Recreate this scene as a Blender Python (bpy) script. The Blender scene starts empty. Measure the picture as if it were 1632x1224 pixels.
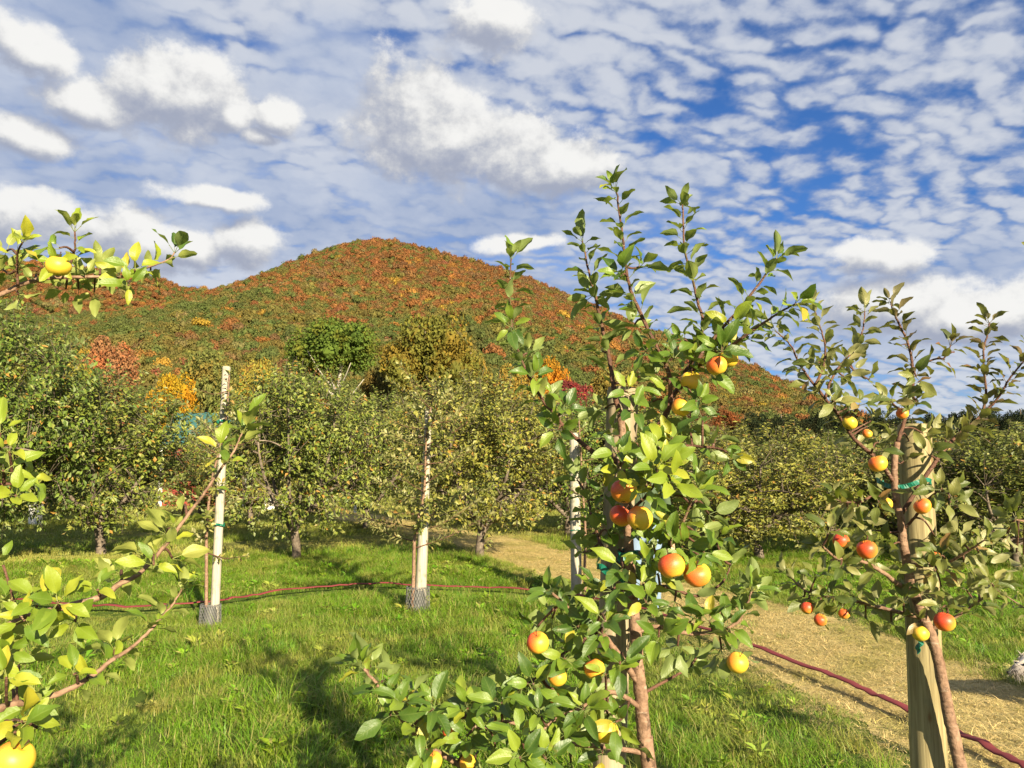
import bpy, bmesh, math, random
import numpy as np
from mathutils import Vector, Matrix, Euler

R = math.radians
sc = bpy.context.scene
C = sc.collection

# ------------------------------------------------------------------ camera, sun, sky, exposure
CAM_H, FPX, HORIZON = 1.6, 1233.0, 740.0
TILT = math.atan((HORIZON - 612.0) / FPX)
SUN_AZ, SUN_EL = R(153.0), R(23.0)                 # from +Y clockwise: behind the camera, to the right
EXPOSURE = 1.55
SUN_STRENGTH, SKY_STRENGTH = 5.0, 0.05

cam_d = bpy.data.cameras.new("camera")
cam_d.sensor_width = 36.0
cam_d.lens = 36.0 * FPX / 1632.0
cam_d.clip_start, cam_d.clip_end = 0.05, 6000.0
cam = bpy.data.objects.new("camera", cam_d)
cam.location = (0, 0, CAM_H)
cam.rotation_euler = (R(90) + TILT, 0, 0)
C.objects.link(cam)
sc.camera = cam

sun_dir = Vector((math.sin(SUN_AZ) * math.cos(SUN_EL), math.cos(SUN_AZ) * math.cos(SUN_EL), math.sin(SUN_EL)))
sun_d = bpy.data.lights.new("sun", "SUN")
sun_d.energy, sun_d.angle, sun_d.color = SUN_STRENGTH, R(0.53), (1.0, 0.86, 0.60)
sun = bpy.data.objects.new("sun", sun_d)
sun.rotation_euler = sun_dir.to_track_quat('Z', 'Y').to_euler()
sun.location = (6, -12, 12)
C.objects.link(sun)

vs = sc.view_settings
sc.display_settings.display_device = 'sRGB'
vs.view_transform, vs.look, vs.gamma, vs.use_curve_mapping = 'Standard', 'None', 1.0, False
vs.exposure = EXPOSURE
sc.cycles.max_bounces, sc.cycles.diffuse_bounces, sc.cycles.glossy_bounces = 6, 3, 2
sc.cycles.transmission_bounces = 4


def P(px, py, Y):
    """a point of the photograph (1632 x 1224) at Y metres in front of the camera"""
    r, u = (px - 816.0) / FPX, (612.0 - py) / FPX
    y, z = math.cos(TILT) - math.sin(TILT) * u, math.sin(TILT) + math.cos(TILT) * u
    return Vector((r / y * Y, Y, CAM_H + z / y * Y))


def azel(px, py):
    d = (P(px, py, 1.0) - Vector((0, 0, CAM_H))).normalized()
    return math.atan2(d.x, d.y), math.asin(d.z)


class E:
    """a little arithmetic on shader sockets"""
    nt = None

    def __init__(s, v):
        s.s = v

    @staticmethod
    def op(o, *a, clamp=False):
        n = E.nt.nodes.new('ShaderNodeMath')
        n.operation, n.use_clamp = o, clamp
        for i, x in enumerate(a):
            if isinstance(x, E):
                E.nt.links.new(x.s, n.inputs[i])
            else:
                n.inputs[i].default_value = float(x)
        return E(n.outputs[0])

    def __add__(s, o): return E.op('ADD', s, o)
    def __radd__(s, o): return E.op('ADD', o, s)
    def __sub__(s, o): return E.op('SUBTRACT', s, o)
    def __rsub__(s, o): return E.op('SUBTRACT', o, s)
    def __mul__(s, o): return E.op('MULTIPLY', s, o)
    def __rmul__(s, o): return E.op('MULTIPLY', o, s)
    def __truediv__(s, o): return E.op('DIVIDE', s, o)


def step(x, lo, hi):
    n = E.nt.nodes.new('ShaderNodeMapRange')
    n.interpolation_type = 'SMOOTHSTEP'
    E.nt.links.new(x.s, n.inputs[0])
    n.inputs[1].default_value, n.inputs[2].default_value = lo, hi
    return E(n.outputs[0])


def vec(x, y, z):
    n = E.nt.nodes.new('ShaderNodeCombineXYZ')
    for i, v in enumerate((x, y, z)):
        if isinstance(v, E):
            E.nt.links.new(v.s, n.inputs[i])
        else:
            n.inputs[i].default_value = v
    return E(n.outputs[0])


def sep(v):
    n = E.nt.nodes.new('ShaderNodeSeparateXYZ')
    E.nt.links.new(v.s, n.inputs[0])
    return [E(o) for o in n.outputs]


def noise(v, scale, detail=4, rough=0.5, dist=0.0, color=False, dims='3D'):
    n = E.nt.nodes.new('ShaderNodeTexNoise')
    n.noise_dimensions = dims
    if v is not None:
        E.nt.links.new(v.s, n.inputs['Vector'])
    n.inputs['Scale'].default_value = scale
    n.inputs['Detail'].default_value = detail
    n.inputs['Roughness'].default_value = rough
    n.inputs['Distortion'].default_value = dist
    return E(n.outputs['Color' if color else 'Fac'])


def mixc(f, a, b, mode='MIX'):
    n = E.nt.nodes.new('ShaderNodeMix')
    n.data_type, n.blend_type = 'RGBA', mode
    for i, v in ((0, f), (6, a), (7, b)):
        if isinstance(v, E):
            E.nt.links.new(v.s, n.inputs[i])
        elif i == 0:
            n.inputs[0].default_value = v
        else:
            n.inputs[i].default_value = (*v[:3], 1)
    return E(n.outputs[2])


def ramp(f, stops, interp='LINEAR'):
    n = E.nt.nodes.new('ShaderNodeValToRGB')
    cr = n.color_ramp
    cr.interpolation = interp
    while len(cr.elements) < len(stops):
        cr.elements.new(0.5)
    for e, (p, c) in zip(cr.elements, stops):
        e.position = p
        e.color = (*c, 1)
    E.nt.links.new(f.s, n.inputs[0])
    return E(n.outputs[0])


def make_world():
    w = bpy.data.worlds.new("World")
    sc.world = w
    w.use_nodes = True
    nt = w.node_tree
    nt.nodes.clear()
    E.nt = nt
    out = nt.nodes.new('ShaderNodeOutputWorld')
    sky = nt.nodes.new('ShaderNodeTexSky')
    sky.sky_type, sky.sun_disc = 'NISHITA', False
    sky.sun_elevation, sky.sun_rotation = SUN_EL, SUN_AZ
    sky.altitude, sky.air_density, sky.dust_density, sky.ozone_density = 200, 1.0, 0.4, 5.0
    hs = nt.nodes.new('ShaderNodeHueSaturation')
    hs.inputs['Saturation'].default_value = 1.08
    hs.inputs['Value'].default_value = 1.0
    nt.links.new(sky.outputs[0], hs.inputs['Color'])
    bg = nt.nodes.new('ShaderNodeBackground')
    bg.inputs[1].default_value = SKY_STRENGTH
    nt.links.new(mixc(1.0, E(hs.outputs[0]), (0.60, 0.74, 0.96), 'MULTIPLY').s, bg.inputs[0])

    d = E(nt.nodes.new('ShaderNodeTexCoord').outputs['Generated'])
    x, y, z = sep(d)
    az, el = E.op('ARCTAN2', x, y), E.op('ARCSINE', z)
    zz = E.op('MAXIMUM', z, 0.0) + 0.26
    px, py = x / zz, y / zz

    # thin altocumulus deck overhead: many small puffs in slanting rows
    wx, wy, _ = sep(noise(vec(px, py, 3.0), 3.0, 4, 0.6, color=True))
    f1, f2, _ = sep(noise(vec(px, py, 9.0), 14.0, 3, 0.6, color=True))
    qx, qy = px + (wx - 0.5) * 0.22 + (f1 - 0.5) * 0.07, (py + (wy - 0.5) * 0.22 + (f2 - 0.5) * 0.06) * 1.15
    rx, ry = qx * 0.92 + qy * 0.40, qy * 0.92 - qx * 0.40

    def cells(sx, sy, off):
        c = nt.nodes.new('ShaderNodeTexVoronoi')
        c.voronoi_dimensions = '2D'
        c.feature = 'SMOOTH_F1'
        c.inputs['Scale'].default_value = 1.0
        c.inputs['Smoothness'].default_value = 0.35
        c.inputs['Randomness'].default_value = 0.9
        nt.links.new(vec(rx * sx + off, ry * sy, 0.0).s, c.inputs['Vector'])
        return E(c.outputs['Distance'])
    puffs = 0.5 - cells(11.0, 19.0, 0.0)
    puffs2 = 0.5 - cells(19.0, 27.0, 40.0)
    rows = noise(vec(rx * 0.40, ry * 1.6, 7.0), 3.4, 3, 0.5)
    cover = noise(vec(px, py, 12.3), 1.5, 3, 0.5)
    fine = noise(vec(px, py, 1.0), 26.0, 4, 0.6)
    left = step(az * -1.0, -0.45, 0.40)
    dens = puffs * 0.75 + puffs2 * 0.30 + (rows - 0.5) * 0.75 + (cover - 0.5) * 0.75 + (fine - 0.5) * 0.5 + left * 0.12 + 0.635 + (1.0 - step(z, 0.05, 0.32)) * 0.16
    a_thin = step(dens, 0.34, 0.86)
    thin_c = mixc(step(dens, 0.40, 1.10), (0.36, 0.46, 0.70), (0.84, 0.88, 0.96))

    # broad grey veils and heaped cumulus, each at its own bearing and height in the sky
    def heap(shapes, du, dv, scale, amount, warp):
        dd = vec(x + du, y, (z + dv) * 1.25)
        n1 = noise(dd, scale, 7, 0.62)
        a, b, _ = sep(noise(dd, scale * 0.30, 3, 0.55, color=True))
        uu, vv = az + du + (a - 0.5) * warp, el + dv + (b - 0.5) * warp * 0.8
        best = None
        for sh in shapes:
            cx, cy, wx_, wy_ = sh
            a0, e0 = azel(cx, cy)
            p_, q_ = (uu - a0) * (1300.0 / wx_), (vv - e0) * (1300.0 / wy_)
            r_ = p_ * p_ + q_ * q_
            best = r_ if best is None else E.op('MINIMUM', best, r_)
        return 1.0 - E.op('SQRT', best) + (n1 - 0.5) * amount

    veil = [(120, 250, 420, 200), (720, 320, 460, 130), (480, 330, 460, 120), (560, 130, 190, 80), (1480, 470, 360, 100), (60, 60, 300, 110), (900, 430, 300, 60)]
    v0 = heap(veil, 0, 0, 5.0, 2.2, 0.25)
    a_veil = step(v0, -0.15, 0.75) * 0.66
    vn = noise(vec(x, y, z * 1.8), 9, 5, 0.55)
    veil_c = mixc(step(vn, 0.3, 0.72), (0.30, 0.42, 0.69), (0.62, 0.70, 0.87))

    cum = [(245, 140, 92, 66), (320, 165, 104, 64), (372, 190, 44, 34), (442, 188, 44, 34), (412, 222, 38, 18), (655, 190, 112, 104), (735, 222, 124, 88),
           (825, 240, 104, 70), (900, 258, 100, 58), (340, 316, 92, 22), (225, 385, 84, 56), (300, 400, 64, 40), (392, 390, 64, 46),
           (40, 66, 70, 32), (40, 350, 110, 46), (40, 208, 86, 36), (130, 150, 80, 36),
           (1440, 488, 114, 46), (1530, 505, 104, 52), (1610, 490, 80, 46), (1400, 422, 84, 28), (780, 30, 84, 46), (830, 385, 80, 20)]
    c0 = heap(cum, 0, 0, 22.0, 1.45, 0.085)
    c1 = heap(cum, 0.010, 0.022, 22.0, 1.45, 0.085)
    a_cum = step(c0, -0.14, 0.34)
    lit = step((c0 - c1) + (noise(vec(x, y, z), 11, 5, 0.62) - 0.5) * 0.8 + (c0 - 0.3) * 0.10, -0.50, 0.62)
    cum_c = ramp(lit, [(0.0, (0.42, 0.46, 0.58)), (0.38, (0.62, 0.64, 0.70)), (0.70, (0.84, 0.84, 0.84)), (1.0, (1.05, 1.04, 1.01))])

    def back(c, s):
        b = nt.nodes.new('ShaderNodeBackground')
        nt.links.new(c.s, b.inputs[0])
        b.inputs[1].default_value = s
        return b.outputs[0]

    def mix(f, a, b):
        m = nt.nodes.new('ShaderNodeMixShader')
        nt.links.new(f.s, m.inputs[0])
        nt.links.new(a, m.inputs[1])
        nt.links.new(b, m.inputs[2])
        return m.outputs[0]

    up = step(z, 0.0, 0.05)
    s = mix(a_thin * 0.92 * up, bg.outputs[0], back(thin_c, 0.27))
    s = mix(a_veil * up, s, back(veil_c, 0.285))
    s = mix(a_cum * 0.96 * up, s, back(cum_c, 0.305))
    nt.links.new(s, out.inputs[0])
    w.cycles.sampling_method = 'MANUAL'
    w.cycles.sample_map_resolution = 512


make_world()

# ------------------------------------------------------------------ helpers
rng = np.random.default_rng(7)


def new_mat(name):
    m = bpy.data.materials.new(name)
    m.use_nodes = True
    m.node_tree.nodes.clear()
    E.nt = m.node_tree
    return m, m.node_tree


def principled(nt, col, rough=0.6, spec=0.4, bump=None, bump_s=0.3, bump_d=0.02):
    b = nt.nodes.new('ShaderNodeBsdfPrincipled')
    if isinstance(col, E):
        nt.links.new(col.s, b.inputs['Base Color'])
    else:
        b.inputs['Base Color'].default_value = (*col, 1)
    if isinstance(rough, E):
        nt.links.new(rough.s, b.inputs['Roughness'])
    else:
        b.inputs['Roughness'].default_value = rough
    b.inputs['Specular IOR Level'].default_value = spec
    if bump is not None:
        n = nt.nodes.new('ShaderNodeBump')
        n.inputs['Strength'].default_value = bump_s
        n.inputs['Distance'].default_value = bump_d
        nt.links.new(bump.s, n.inputs['Height'])
        nt.links.new(n.outputs[0], b.inputs['Normal'])
    return b


def finish(nt, sh):
    o = nt.nodes.new('ShaderNodeOutputMaterial')
    nt.links.new(sh, o.inputs[0])


def coord(kind):
    return E(E.nt.nodes.new('ShaderNodeTexCoord').outputs[kind])


def world_pos():
    return E(E.nt.nodes.new('ShaderNodeNewGeometry').outputs['Position'])


def tag(o, label=None, cat=None, group=None, kind=None):
    for k, v in (("label", label), ("category", cat), ("group", group), ("kind", kind)):
        if v:
            o[k] = v
    return o


def mesh_np(name, V, F, mats=(), uv=None, smooth=True, mi=None):
    """V (n,3); F (m,k) one face size"""
    V = np.asarray(V, np.float32)
    F = np.asarray(F, np.int32)
    me = bpy.data.meshes.new(name)
    me.vertices.add(len(V))
    me.vertices.foreach_set("co", V.ravel())
    k = F.shape[1]
    me.loops.add(F.size)
    me.loops.foreach_set("vertex_index", F.ravel())
    me.polygons.add(len(F))
    me.polygons.foreach_set("loop_start", np.arange(0, F.size, k, dtype=np.int32))
    me.polygons.foreach_set("use_smooth", np.full(len(F), smooth))
    if mi is not None:
        me.polygons.foreach_set("material_index", np.asarray(mi, np.int32))
    if uv is not None:
        l = me.uv_layers.new(name="UVMap")
        l.data.foreach_set("uv", np.asarray(uv, np.float32)[F.ravel()].ravel())
    for m in mats:
        me.materials.append(m)
    me.update()
    me.validate()
    return me


def obj(name, me, parent=None, loc=(0, 0, 0)):
    o = bpy.data.objects.new(name, me)
    o.location = loc
    C.objects.link(o)
    if parent is not None:
        o.parent = parent
    return o


def empty(name, loc):
    o = bpy.data.objects.new(name, None)
    o.location = loc
    o.empty_display_size = 0.2
    C.objects.link(o)
    return o


class MB:
    """collects boxes, tubes and lathes into one mesh of quads (a triangle repeats its last corner)"""

    def __init__(s):
        s.v, s.f = [], []

    def add(s, v, f):
        o = len(s.v)
        s.v += [tuple(p) for p in v]
        s.f += [tuple(i + o for i in q) for q in f]

    def box(s, x0, x1, y0, y1, z0, z1, M=None):
        v = [Vector(p) for p in ((x0, y0, z0), (x1, y0, z0), (x1, y1, z0), (x0, y1, z0), (x0, y0, z1), (x1, y0, z1), (x1, y1, z1), (x0, y1, z1))]
        if M:
            v = [M @ p for p in v]
        s.add(v, [(0, 3, 2, 1), (4, 5, 6, 7), (0, 1, 5, 4), (1, 2, 6, 5), (2, 3, 7, 6), (3, 0, 4, 7)])

    def tube(s, pts, rad, n=6, cap=True, jitter=0.0, rnd=None):
        pts = [Vector(p) for p in pts]
        m = len(pts)
        if not hasattr(rad, '__len__'):
            rad = [rad] * m
        ref = Vector((0, 0, 1)) if abs((pts[-1] - pts[0]).normalized().z) < 0.9 else Vector((1, 0, 0))
        v = []
        for i, p in enumerate(pts):
            t = (pts[min(i + 1, m - 1)] - pts[max(i - 1, 0)]).normalized()
            a = t.cross(ref)
            a = a.normalized() if a.length > 1e-6 else t.orthogonal().normalized()
            b = t.cross(a)
            for k in range(n):
                w = 2 * math.pi * k / n
                r = rad[i] * (1 + (rnd.uniform(-jitter, jitter) if rnd else 0))
                v.append(p + a * (math.cos(w) * r) + b * (math.sin(w) * r))
        f = [(i * n + k, i * n + (k + 1) % n, (i + 1) * n + (k + 1) % n, (i + 1) * n + k) for i in range(m - 1) for k in range(n)]
        if cap:
            v.append(pts[-1])
            f += [((m - 1) * n + k, (m - 1) * n + (k + 1) % n, m * n) for k in range(n)]
            v.append(pts[0])
            f += [((k + 1) % n, k, m * n + 1) for k in range(n)]
        s.add(v, f)

    def lathe(s, prof, n=16, M=None):
        v = []
        for (r, z) in prof:
            for k in range(n):
                w = 2 * math.pi * k / n
                p = Vector((r * math.cos(w), r * math.sin(w), z))
                v.append(M @ p if M else p)
        f = [(i * n + k, i * n + (k + 1) % n, (i + 1) * n + (k + 1) % n, (i + 1) * n + k) for i in range(len(prof) - 1) for k in range(n)]
        s.add(v, f)

    def mesh(s, name, mat, smooth=True):
        me = bpy.data.meshes.new(name)
        me.from_pydata(s.v, [], s.f)
        me.polygons.foreach_set("use_smooth", np.full(len(me.polygons), smooth))
        me.materials.append(mat)
        me.update()
        return me


def spline(pts, per=6):
    """Catmull-Rom through points (Vectors)"""
    pts = [Vector(p) for p in pts]
    if len(pts) < 3:
        return [pts[0].lerp(pts[-1], i / per) for i in range(per + 1)]
    q = [pts[0] * 2 - pts[1]] + pts + [pts[-1] * 2 - pts[-2]]
    out = []
    for i in range(1, len(q) - 2):
        a, b, c, d = q[i - 1], q[i], q[i + 1], q[i + 2]
        for k in range(per):
            t = k / per
            out.append(0.5 * ((2 * b) + (c - a) * t + (2 * a - 5 * b + 4 * c - d) * t * t + (3 * b - a - 3 * c + d) * t ** 3))
    out.append(pts[-1])
    return out


def scatter(name, pos, rot, scl, idx, tint, sources):
    """one object that draws many copies of a few meshes (for stuff)"""
    n = len(pos)
    me = bpy.data.meshes.new(name)
    me.vertices.add(n)
    me.vertices.foreach_set("co", np.asarray(pos, np.float32).ravel())
    for an, ty, dat, key in (("spin", 'FLOAT_VECTOR', rot, "vector"), ("size", 'FLOAT_VECTOR', scl, "vector"), ("pick", 'INT', idx, "value"), ("tint", 'FLOAT_COLOR', tint, "color")):
        a = me.attributes.new(an, ty, 'POINT')
        dat = np.asarray(dat, np.int32 if ty == 'INT' else np.float32)
        if ty == 'FLOAT_COLOR' and dat.shape[1] == 3:
            dat = np.concatenate([dat, np.ones((n, 1), np.float32)], 1)
        a.data.foreach_set(key, dat.ravel())
    o = obj(name, me)
    g = bpy.data.node_groups.new(name + "_nodes", 'GeometryNodeTree')
    g.interface.new_socket("Geometry", in_out='INPUT', socket_type='NodeSocketGeometry')
    g.interface.new_socket("Geometry", in_out='OUTPUT', socket_type='NodeSocketGeometry')
    gi, go = g.nodes.new('NodeGroupInput'), g.nodes.new('NodeGroupOutput')
    jn = g.nodes.new('GeometryNodeJoinGeometry')
    for m in reversed(sources):
        so = bpy.data.objects.new(m.name + "_source", m)
        oi = g.nodes.new('GeometryNodeObjectInfo')
        oi.inputs['Object'].default_value = so
        ti = g.nodes.new('GeometryNodeGeometryToInstance')
        g.links.new(oi.outputs['Geometry'], ti.inputs[0])
        g.links.new(ti.outputs[0], jn.inputs[0])
    ip = g.nodes.new('GeometryNodeInstanceOnPoints')
    g.links.new(gi.outputs[0], ip.inputs['Points'])
    g.links.new(jn.outputs[0], ip.inputs['Instance'])
    ip.inputs['Pick Instance'].default_value = True

    def named(a, ty):
        q = g.nodes.new('GeometryNodeInputNamedAttribute')
        q.data_type = ty
        q.inputs['Name'].default_value = a
        return q.outputs[0]
    g.links.new(named("pick", 'INT'), ip.inputs['Instance Index'])
    e2r = g.nodes.new('FunctionNodeEulerToRotation')
    g.links.new(named("spin", 'FLOAT_VECTOR'), e2r.inputs[0])
    g.links.new(e2r.outputs[0], ip.inputs['Rotation'])
    g.links.new(named("size", 'FLOAT_VECTOR'), ip.inputs['Scale'])
    g.links.new(ip.outputs[0], go.inputs[0])
    md = o.modifiers.new("scatter", 'NODES')
    md.node_group = g
    return o


def inst_attr(name):
    n = E.nt.nodes.new('ShaderNodeAttribute')
    n.attribute_type = 'INSTANCER'
    n.attribute_name = name
    return E(n.outputs['Color'])


def island():
    return E(E.nt.nodes.new('ShaderNodeNewGeometry').outputs['Random Per Island'])


def obj_info(k):
    return E(E.nt.nodes.new('ShaderNodeObjectInfo').outputs[k])


def thin_leaf_shader(nt, col, trans, rough=0.5, spec=0.35, bump=None, fac=0.35):
    b = principled(nt, col, rough, spec, bump, 0.25, 0.004)
    t = nt.nodes.new('ShaderNodeBsdfTranslucent')
    nt.links.new(trans.s, t.inputs[0])
    m = nt.nodes.new('ShaderNodeMixShader')
    m.inputs[0].default_value = fac
    nt.links.new(b.outputs[0], m.inputs[1])
    nt.links.new(t.outputs[0], m.inputs[2])
    return m.outputs[0]


# ------------------------------------------------------------------ materials
def mat_leaf(name, stops, back, rough=0.42, spec=0.5):
    m, nt = new_mat(name)
    r = E.op('FRACT', obj_info('Random') + island())
    col = ramp(r, stops)
    u, v, _ = sep(coord('UV'))
    au = E.op('ABSOLUTE', u - 0.5) * 2.0
    rib = 1.0 - step(au, 0.02, 0.10)
    side = E.op('ABSOLUTE', E.op('FRACT', v * 7.0 - au * 1.6) - 0.5)
    vein = E.op('MAXIMUM', rib, (1.0 - step(side, 0.0, 0.10)) * 0.45)
    mott = noise(coord('Object'), 55, 3, 0.6)
    col = mixc(vein * 0.35, col, mixc(0.55, col, (0.30, 0.36, 0.10)))
    col = mixc(step(mott, 0.60, 0.70) * 0.5, col, (0.15, 0.11, 0.025))
    rim = step(au + (noise(coord('Object'), 9, 3, 0.6) - 0.5) * 1.1, 0.95, 1.15)
    col = mixc(rim * step(E.op('FRACT', r * 7.7), 0.45, 0.55) * 0.7, col, (0.20, 0.11, 0.03))
    bf = E(nt.nodes.new('ShaderNodeNewGeometry').outputs['Backfacing'])
    col = mixc(bf * 0.62, col, back)
    tr = mixc(0.5, col, (0.34, 0.42, 0.03))
    sh = thin_leaf_shader(nt, col, tr, rough, spec, (1.0 - vein) + mott * 0.6, 0.30)
    finish(nt, sh)
    return m


LEAF_CENTRE = mat_leaf("apple_leaf", [(0.0, (0.035, 0.080, 0.010)), (0.35, (0.070, 0.130, 0.014)), (0.7, (0.125, 0.200, 0.019)), (0.95, (0.21, 0.27, 0.026)), (0.985, (0.30, 0.29, 0.026)), (1.0, (0.36, 0.28, 0.035))], (0.24, 0.285, 0.105))
LEAF_YELLOW = mat_leaf("apple_leaf_yellowish", [(0.0, (0.09, 0.16, 0.014)), (0.4, (0.165, 0.235, 0.018)), (0.75, (0.25, 0.30, 0.022)), (0.96, (0.33, 0.34, 0.028)), (1.0, (0.40, 0.33, 0.032))], (0.32, 0.34, 0.11))
LEAF_OLIVE = mat_leaf("apple_leaf_olive", [(0.0, (0.050, 0.078, 0.014)), (0.4, (0.10, 0.125, 0.024)), (0.75, (0.175, 0.185, 0.045)), (0.94, (0.26, 0.245, 0.08)), (1.0, (0.22, 0.11, 0.04))], (0.32, 0.31, 0.15))
LEAF_GOLD = mat_leaf("apple_leaf_golden", [(0.0, (0.07, 0.095, 0.018)), (0.4, (0.15, 0.16, 0.033)), (0.8, (0.26, 0.245, 0.06)), (0.95, (0.33, 0.29, 0.09)), (1.0, (0.30, 0.15, 0.035))], (0.32, 0.305, 0.14))
LEAF_BRONZE = mat_leaf("apple_leaf_bronze", [(0.0, (0.035, 0.052, 0.016)), (0.5, (0.070, 0.085, 0.025)), (0.8, (0.12, 0.078, 0.033)), (1.0, (0.18, 0.08, 0.045))], (0.20, 0.165, 0.09))


def mat_bark(name, a, b, scale=60, rough=0.75):
    m, nt = new_mat(name)
    o = coord('Object')
    n1 = noise(o, scale, 5, 0.6)
    n2 = noise(o, scale * 0.18, 3, 0.5)
    x, y, z = sep(o)
    ring = noise(vec(x * 0.2, y * 0.2, z), scale * 1.6, 2, 0.5)
    col = mixc(step(n1 * 0.6 + n2 * 0.4, 0.3, 0.7), a, b)
    col = mixc(step(ring, 0.62, 0.72) * 0.35, col, (0.45, 0.36, 0.28))
    finish(nt, principled(nt, mixc(step(noise(o, scale * 0.7, 4, 0.65), 0.56, 0.64) * 0.6, col, (a[0] * 0.35, a[1] * 0.35, a[2] * 0.35)), rough, 0.3, n1 + ring * 0.8, 0.8, 0.005).outputs[0])
    return m


BARK_YOUNG = mat_bark("young_apple_bark", (0.12, 0.066, 0.040), (0.28, 0.175, 0.115))
BARK_SHOOT = mat_bark("shoot_bark", (0.060, 0.027, 0.018), (0.14, 0.068, 0.042), 120)
BARK_OLD = mat_bark("old_apple_bark", (0.06, 0.045, 0.032), (0.20, 0.16, 0.12), 22)
BARK_PALE = mat_bark("pale_bark", (0.22, 0.20, 0.17), (0.42, 0.39, 0.33), 8)


def mat_wood(name, a, b, knots=True, dirt=0.0):
    m, nt = new_mat(name)
    o = coord('Object')
    x, y, z = sep(o)
    g = noise(vec(x * 26, y * 26, z * 1.1), 3.0, 5, 0.6, 0.6)
    g2 = noise(vec(x * 5, y * 5, z * 0.8), 2.0, 3, 0.5)
    col = mixc(step(g, 0.3, 0.72), a, b)
    col = mixc(step(g2, 0.55, 0.75) * 0.45, col, (a[0] * 0.6, a[1] * 0.58, a[2] * 0.5))
    crack = step(noise(vec(x * 60, y * 60, z * 0.7), 2.0, 2, 0.5), 0.66, 0.72)
    col = mixc(crack * 0.7, col, (0.07, 0.05, 0.03))
    if knots:
        k = nt.nodes.new('ShaderNodeTexVoronoi')
        k.inputs['Scale'].default_value = 5.0
        nt.links.new(vec(x * 2.2, y * 2.2, z).s, k.inputs['Vector'])
        col = mixc((1.0 - step(E(k.outputs['Distance']), 0.05, 0.13)) * 0.8, col, (0.16, 0.085, 0.035))
    if dirt:
        col = mixc(step(noise(o, 14, 4, 0.6), 0.5, 0.75) * dirt, col, (0.15, 0.16, 0.10))
    finish(nt, principled(nt, col, 0.7, 0.25, g - crack, 0.35, 0.004).outputs[0])
    return m


WOOD_POST = mat_wood("raw_wood_post", (0.22, 0.17, 0.11), (0.36, 0.29, 0.19), True, 0.4)
WOOD_POST_GREEN = mat_wood("treated_wood_post", (0.18, 0.142, 0.068), (0.32, 0.27, 0.14), True, 0.4)
WOOD_PALE = mat_wood("bleached_pole_wood", (0.27, 0.24, 0.185), (0.46, 0.42, 0.34), False, 0.7)


def mat_plain(name, col, rough=0.5, spec=0.4, var=0.25, scale=20):
    m, nt = new_mat(name)
    n = noise(coord('Object'), scale, 4, 0.6)
    c = mixc(n, tuple(k * (1 - var) for k in col), tuple(min(1, k * (1 + var)) for k in col))
    finish(nt, principled(nt, c, rough, spec, n, 0.2, 0.003).outputs[0])
    return m


TAPE = mat_plain("green_tie_tape", (0.007, 0.12, 0.075), 0.35, 0.5)
HOSE = mat_plain("red_hose", (0.16, 0.030, 0.032), 0.7, 0.25, 0.55, 2.5)
WIRE = mat_plain("wire", (0.12, 0.12, 0.12), 0.4, 0.5)
GUARD = mat_plain("grey_guard_plastic", (0.11, 0.11, 0.10), 0.5, 0.4)
RED_PAINT = mat_plain("red_barn_paint", (0.22, 0.04, 0.028), 0.65, 0.3, 0.3, 4)
WHITE_PAINT = mat_plain("white_paint", (0.74, 0.73, 0.69), 0.5, 0.4, 0.08, 6)
TEAL_METAL = mat_plain("teal_roof_metal", (0.03, 0.10, 0.095), 0.5, 0.5, 0.15, 2)
DARK = mat_plain("dark_rubber", (0.02, 0.02, 0.02), 0.7, 0.3)


def mat_apple():
    m, nt = new_mat("apple_skin")
    o = coord('Object')
    x, y, z = sep(o)
    r = obj_info('Random')
    n = noise(vec(x, y, z), 45, 3, 0.5)
    ln = E.op('SQRT', x * x + y * y + z * z + 1e-7)
    ang = E.op('ARCTAN2', y, x)
    st = noise(vec(ang * 6.0, z * 14.0, r * 20.0), 2.2, 3, 0.6)
    blush = (x * -0.72 + z * 0.55 - y * 0.35) / ln
    f = blush + (st - 0.5) * 1.1 + (n - 0.5) * 0.5 + (obj_info('Alpha') - 0.74) * 1.9
    col = ramp(f * 0.5 + 0.5, [(0.18, (0.62, 0.42, 0.035)), (0.42, (0.70, 0.40, 0.035)), (0.58, (0.70, 0.25, 0.03)), (0.80, (0.62, 0.125, 0.025)), (1.0, (0.48, 0.05, 0.02))])
    lent = nt.nodes.new('ShaderNodeTexVoronoi')
    lent.inputs['Scale'].default_value = 130
    nt.links.new(o.s, lent.inputs['Vector'])
    col = mixc((1.0 - step(E(lent.outputs['Distance']), 0.08, 0.2)) * 0.55, col, (0.75, 0.58, 0.30))
    rus = step(noise(o, 16, 4, 0.65), 0.60, 0.70) * step(E.op('ABSOLUTE', z) / ln, 0.55, 0.95)
    col = mixc(rus * 0.7, col, (0.36, 0.22, 0.08))
    b = principled(nt, col, 0.42, 0.4, n, 0.12, 0.003)
    b.inputs['Subsurface Weight'].default_value = 0.0
    finish(nt, b.outputs[0])
    return m


APPLE = mat_apple()


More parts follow.
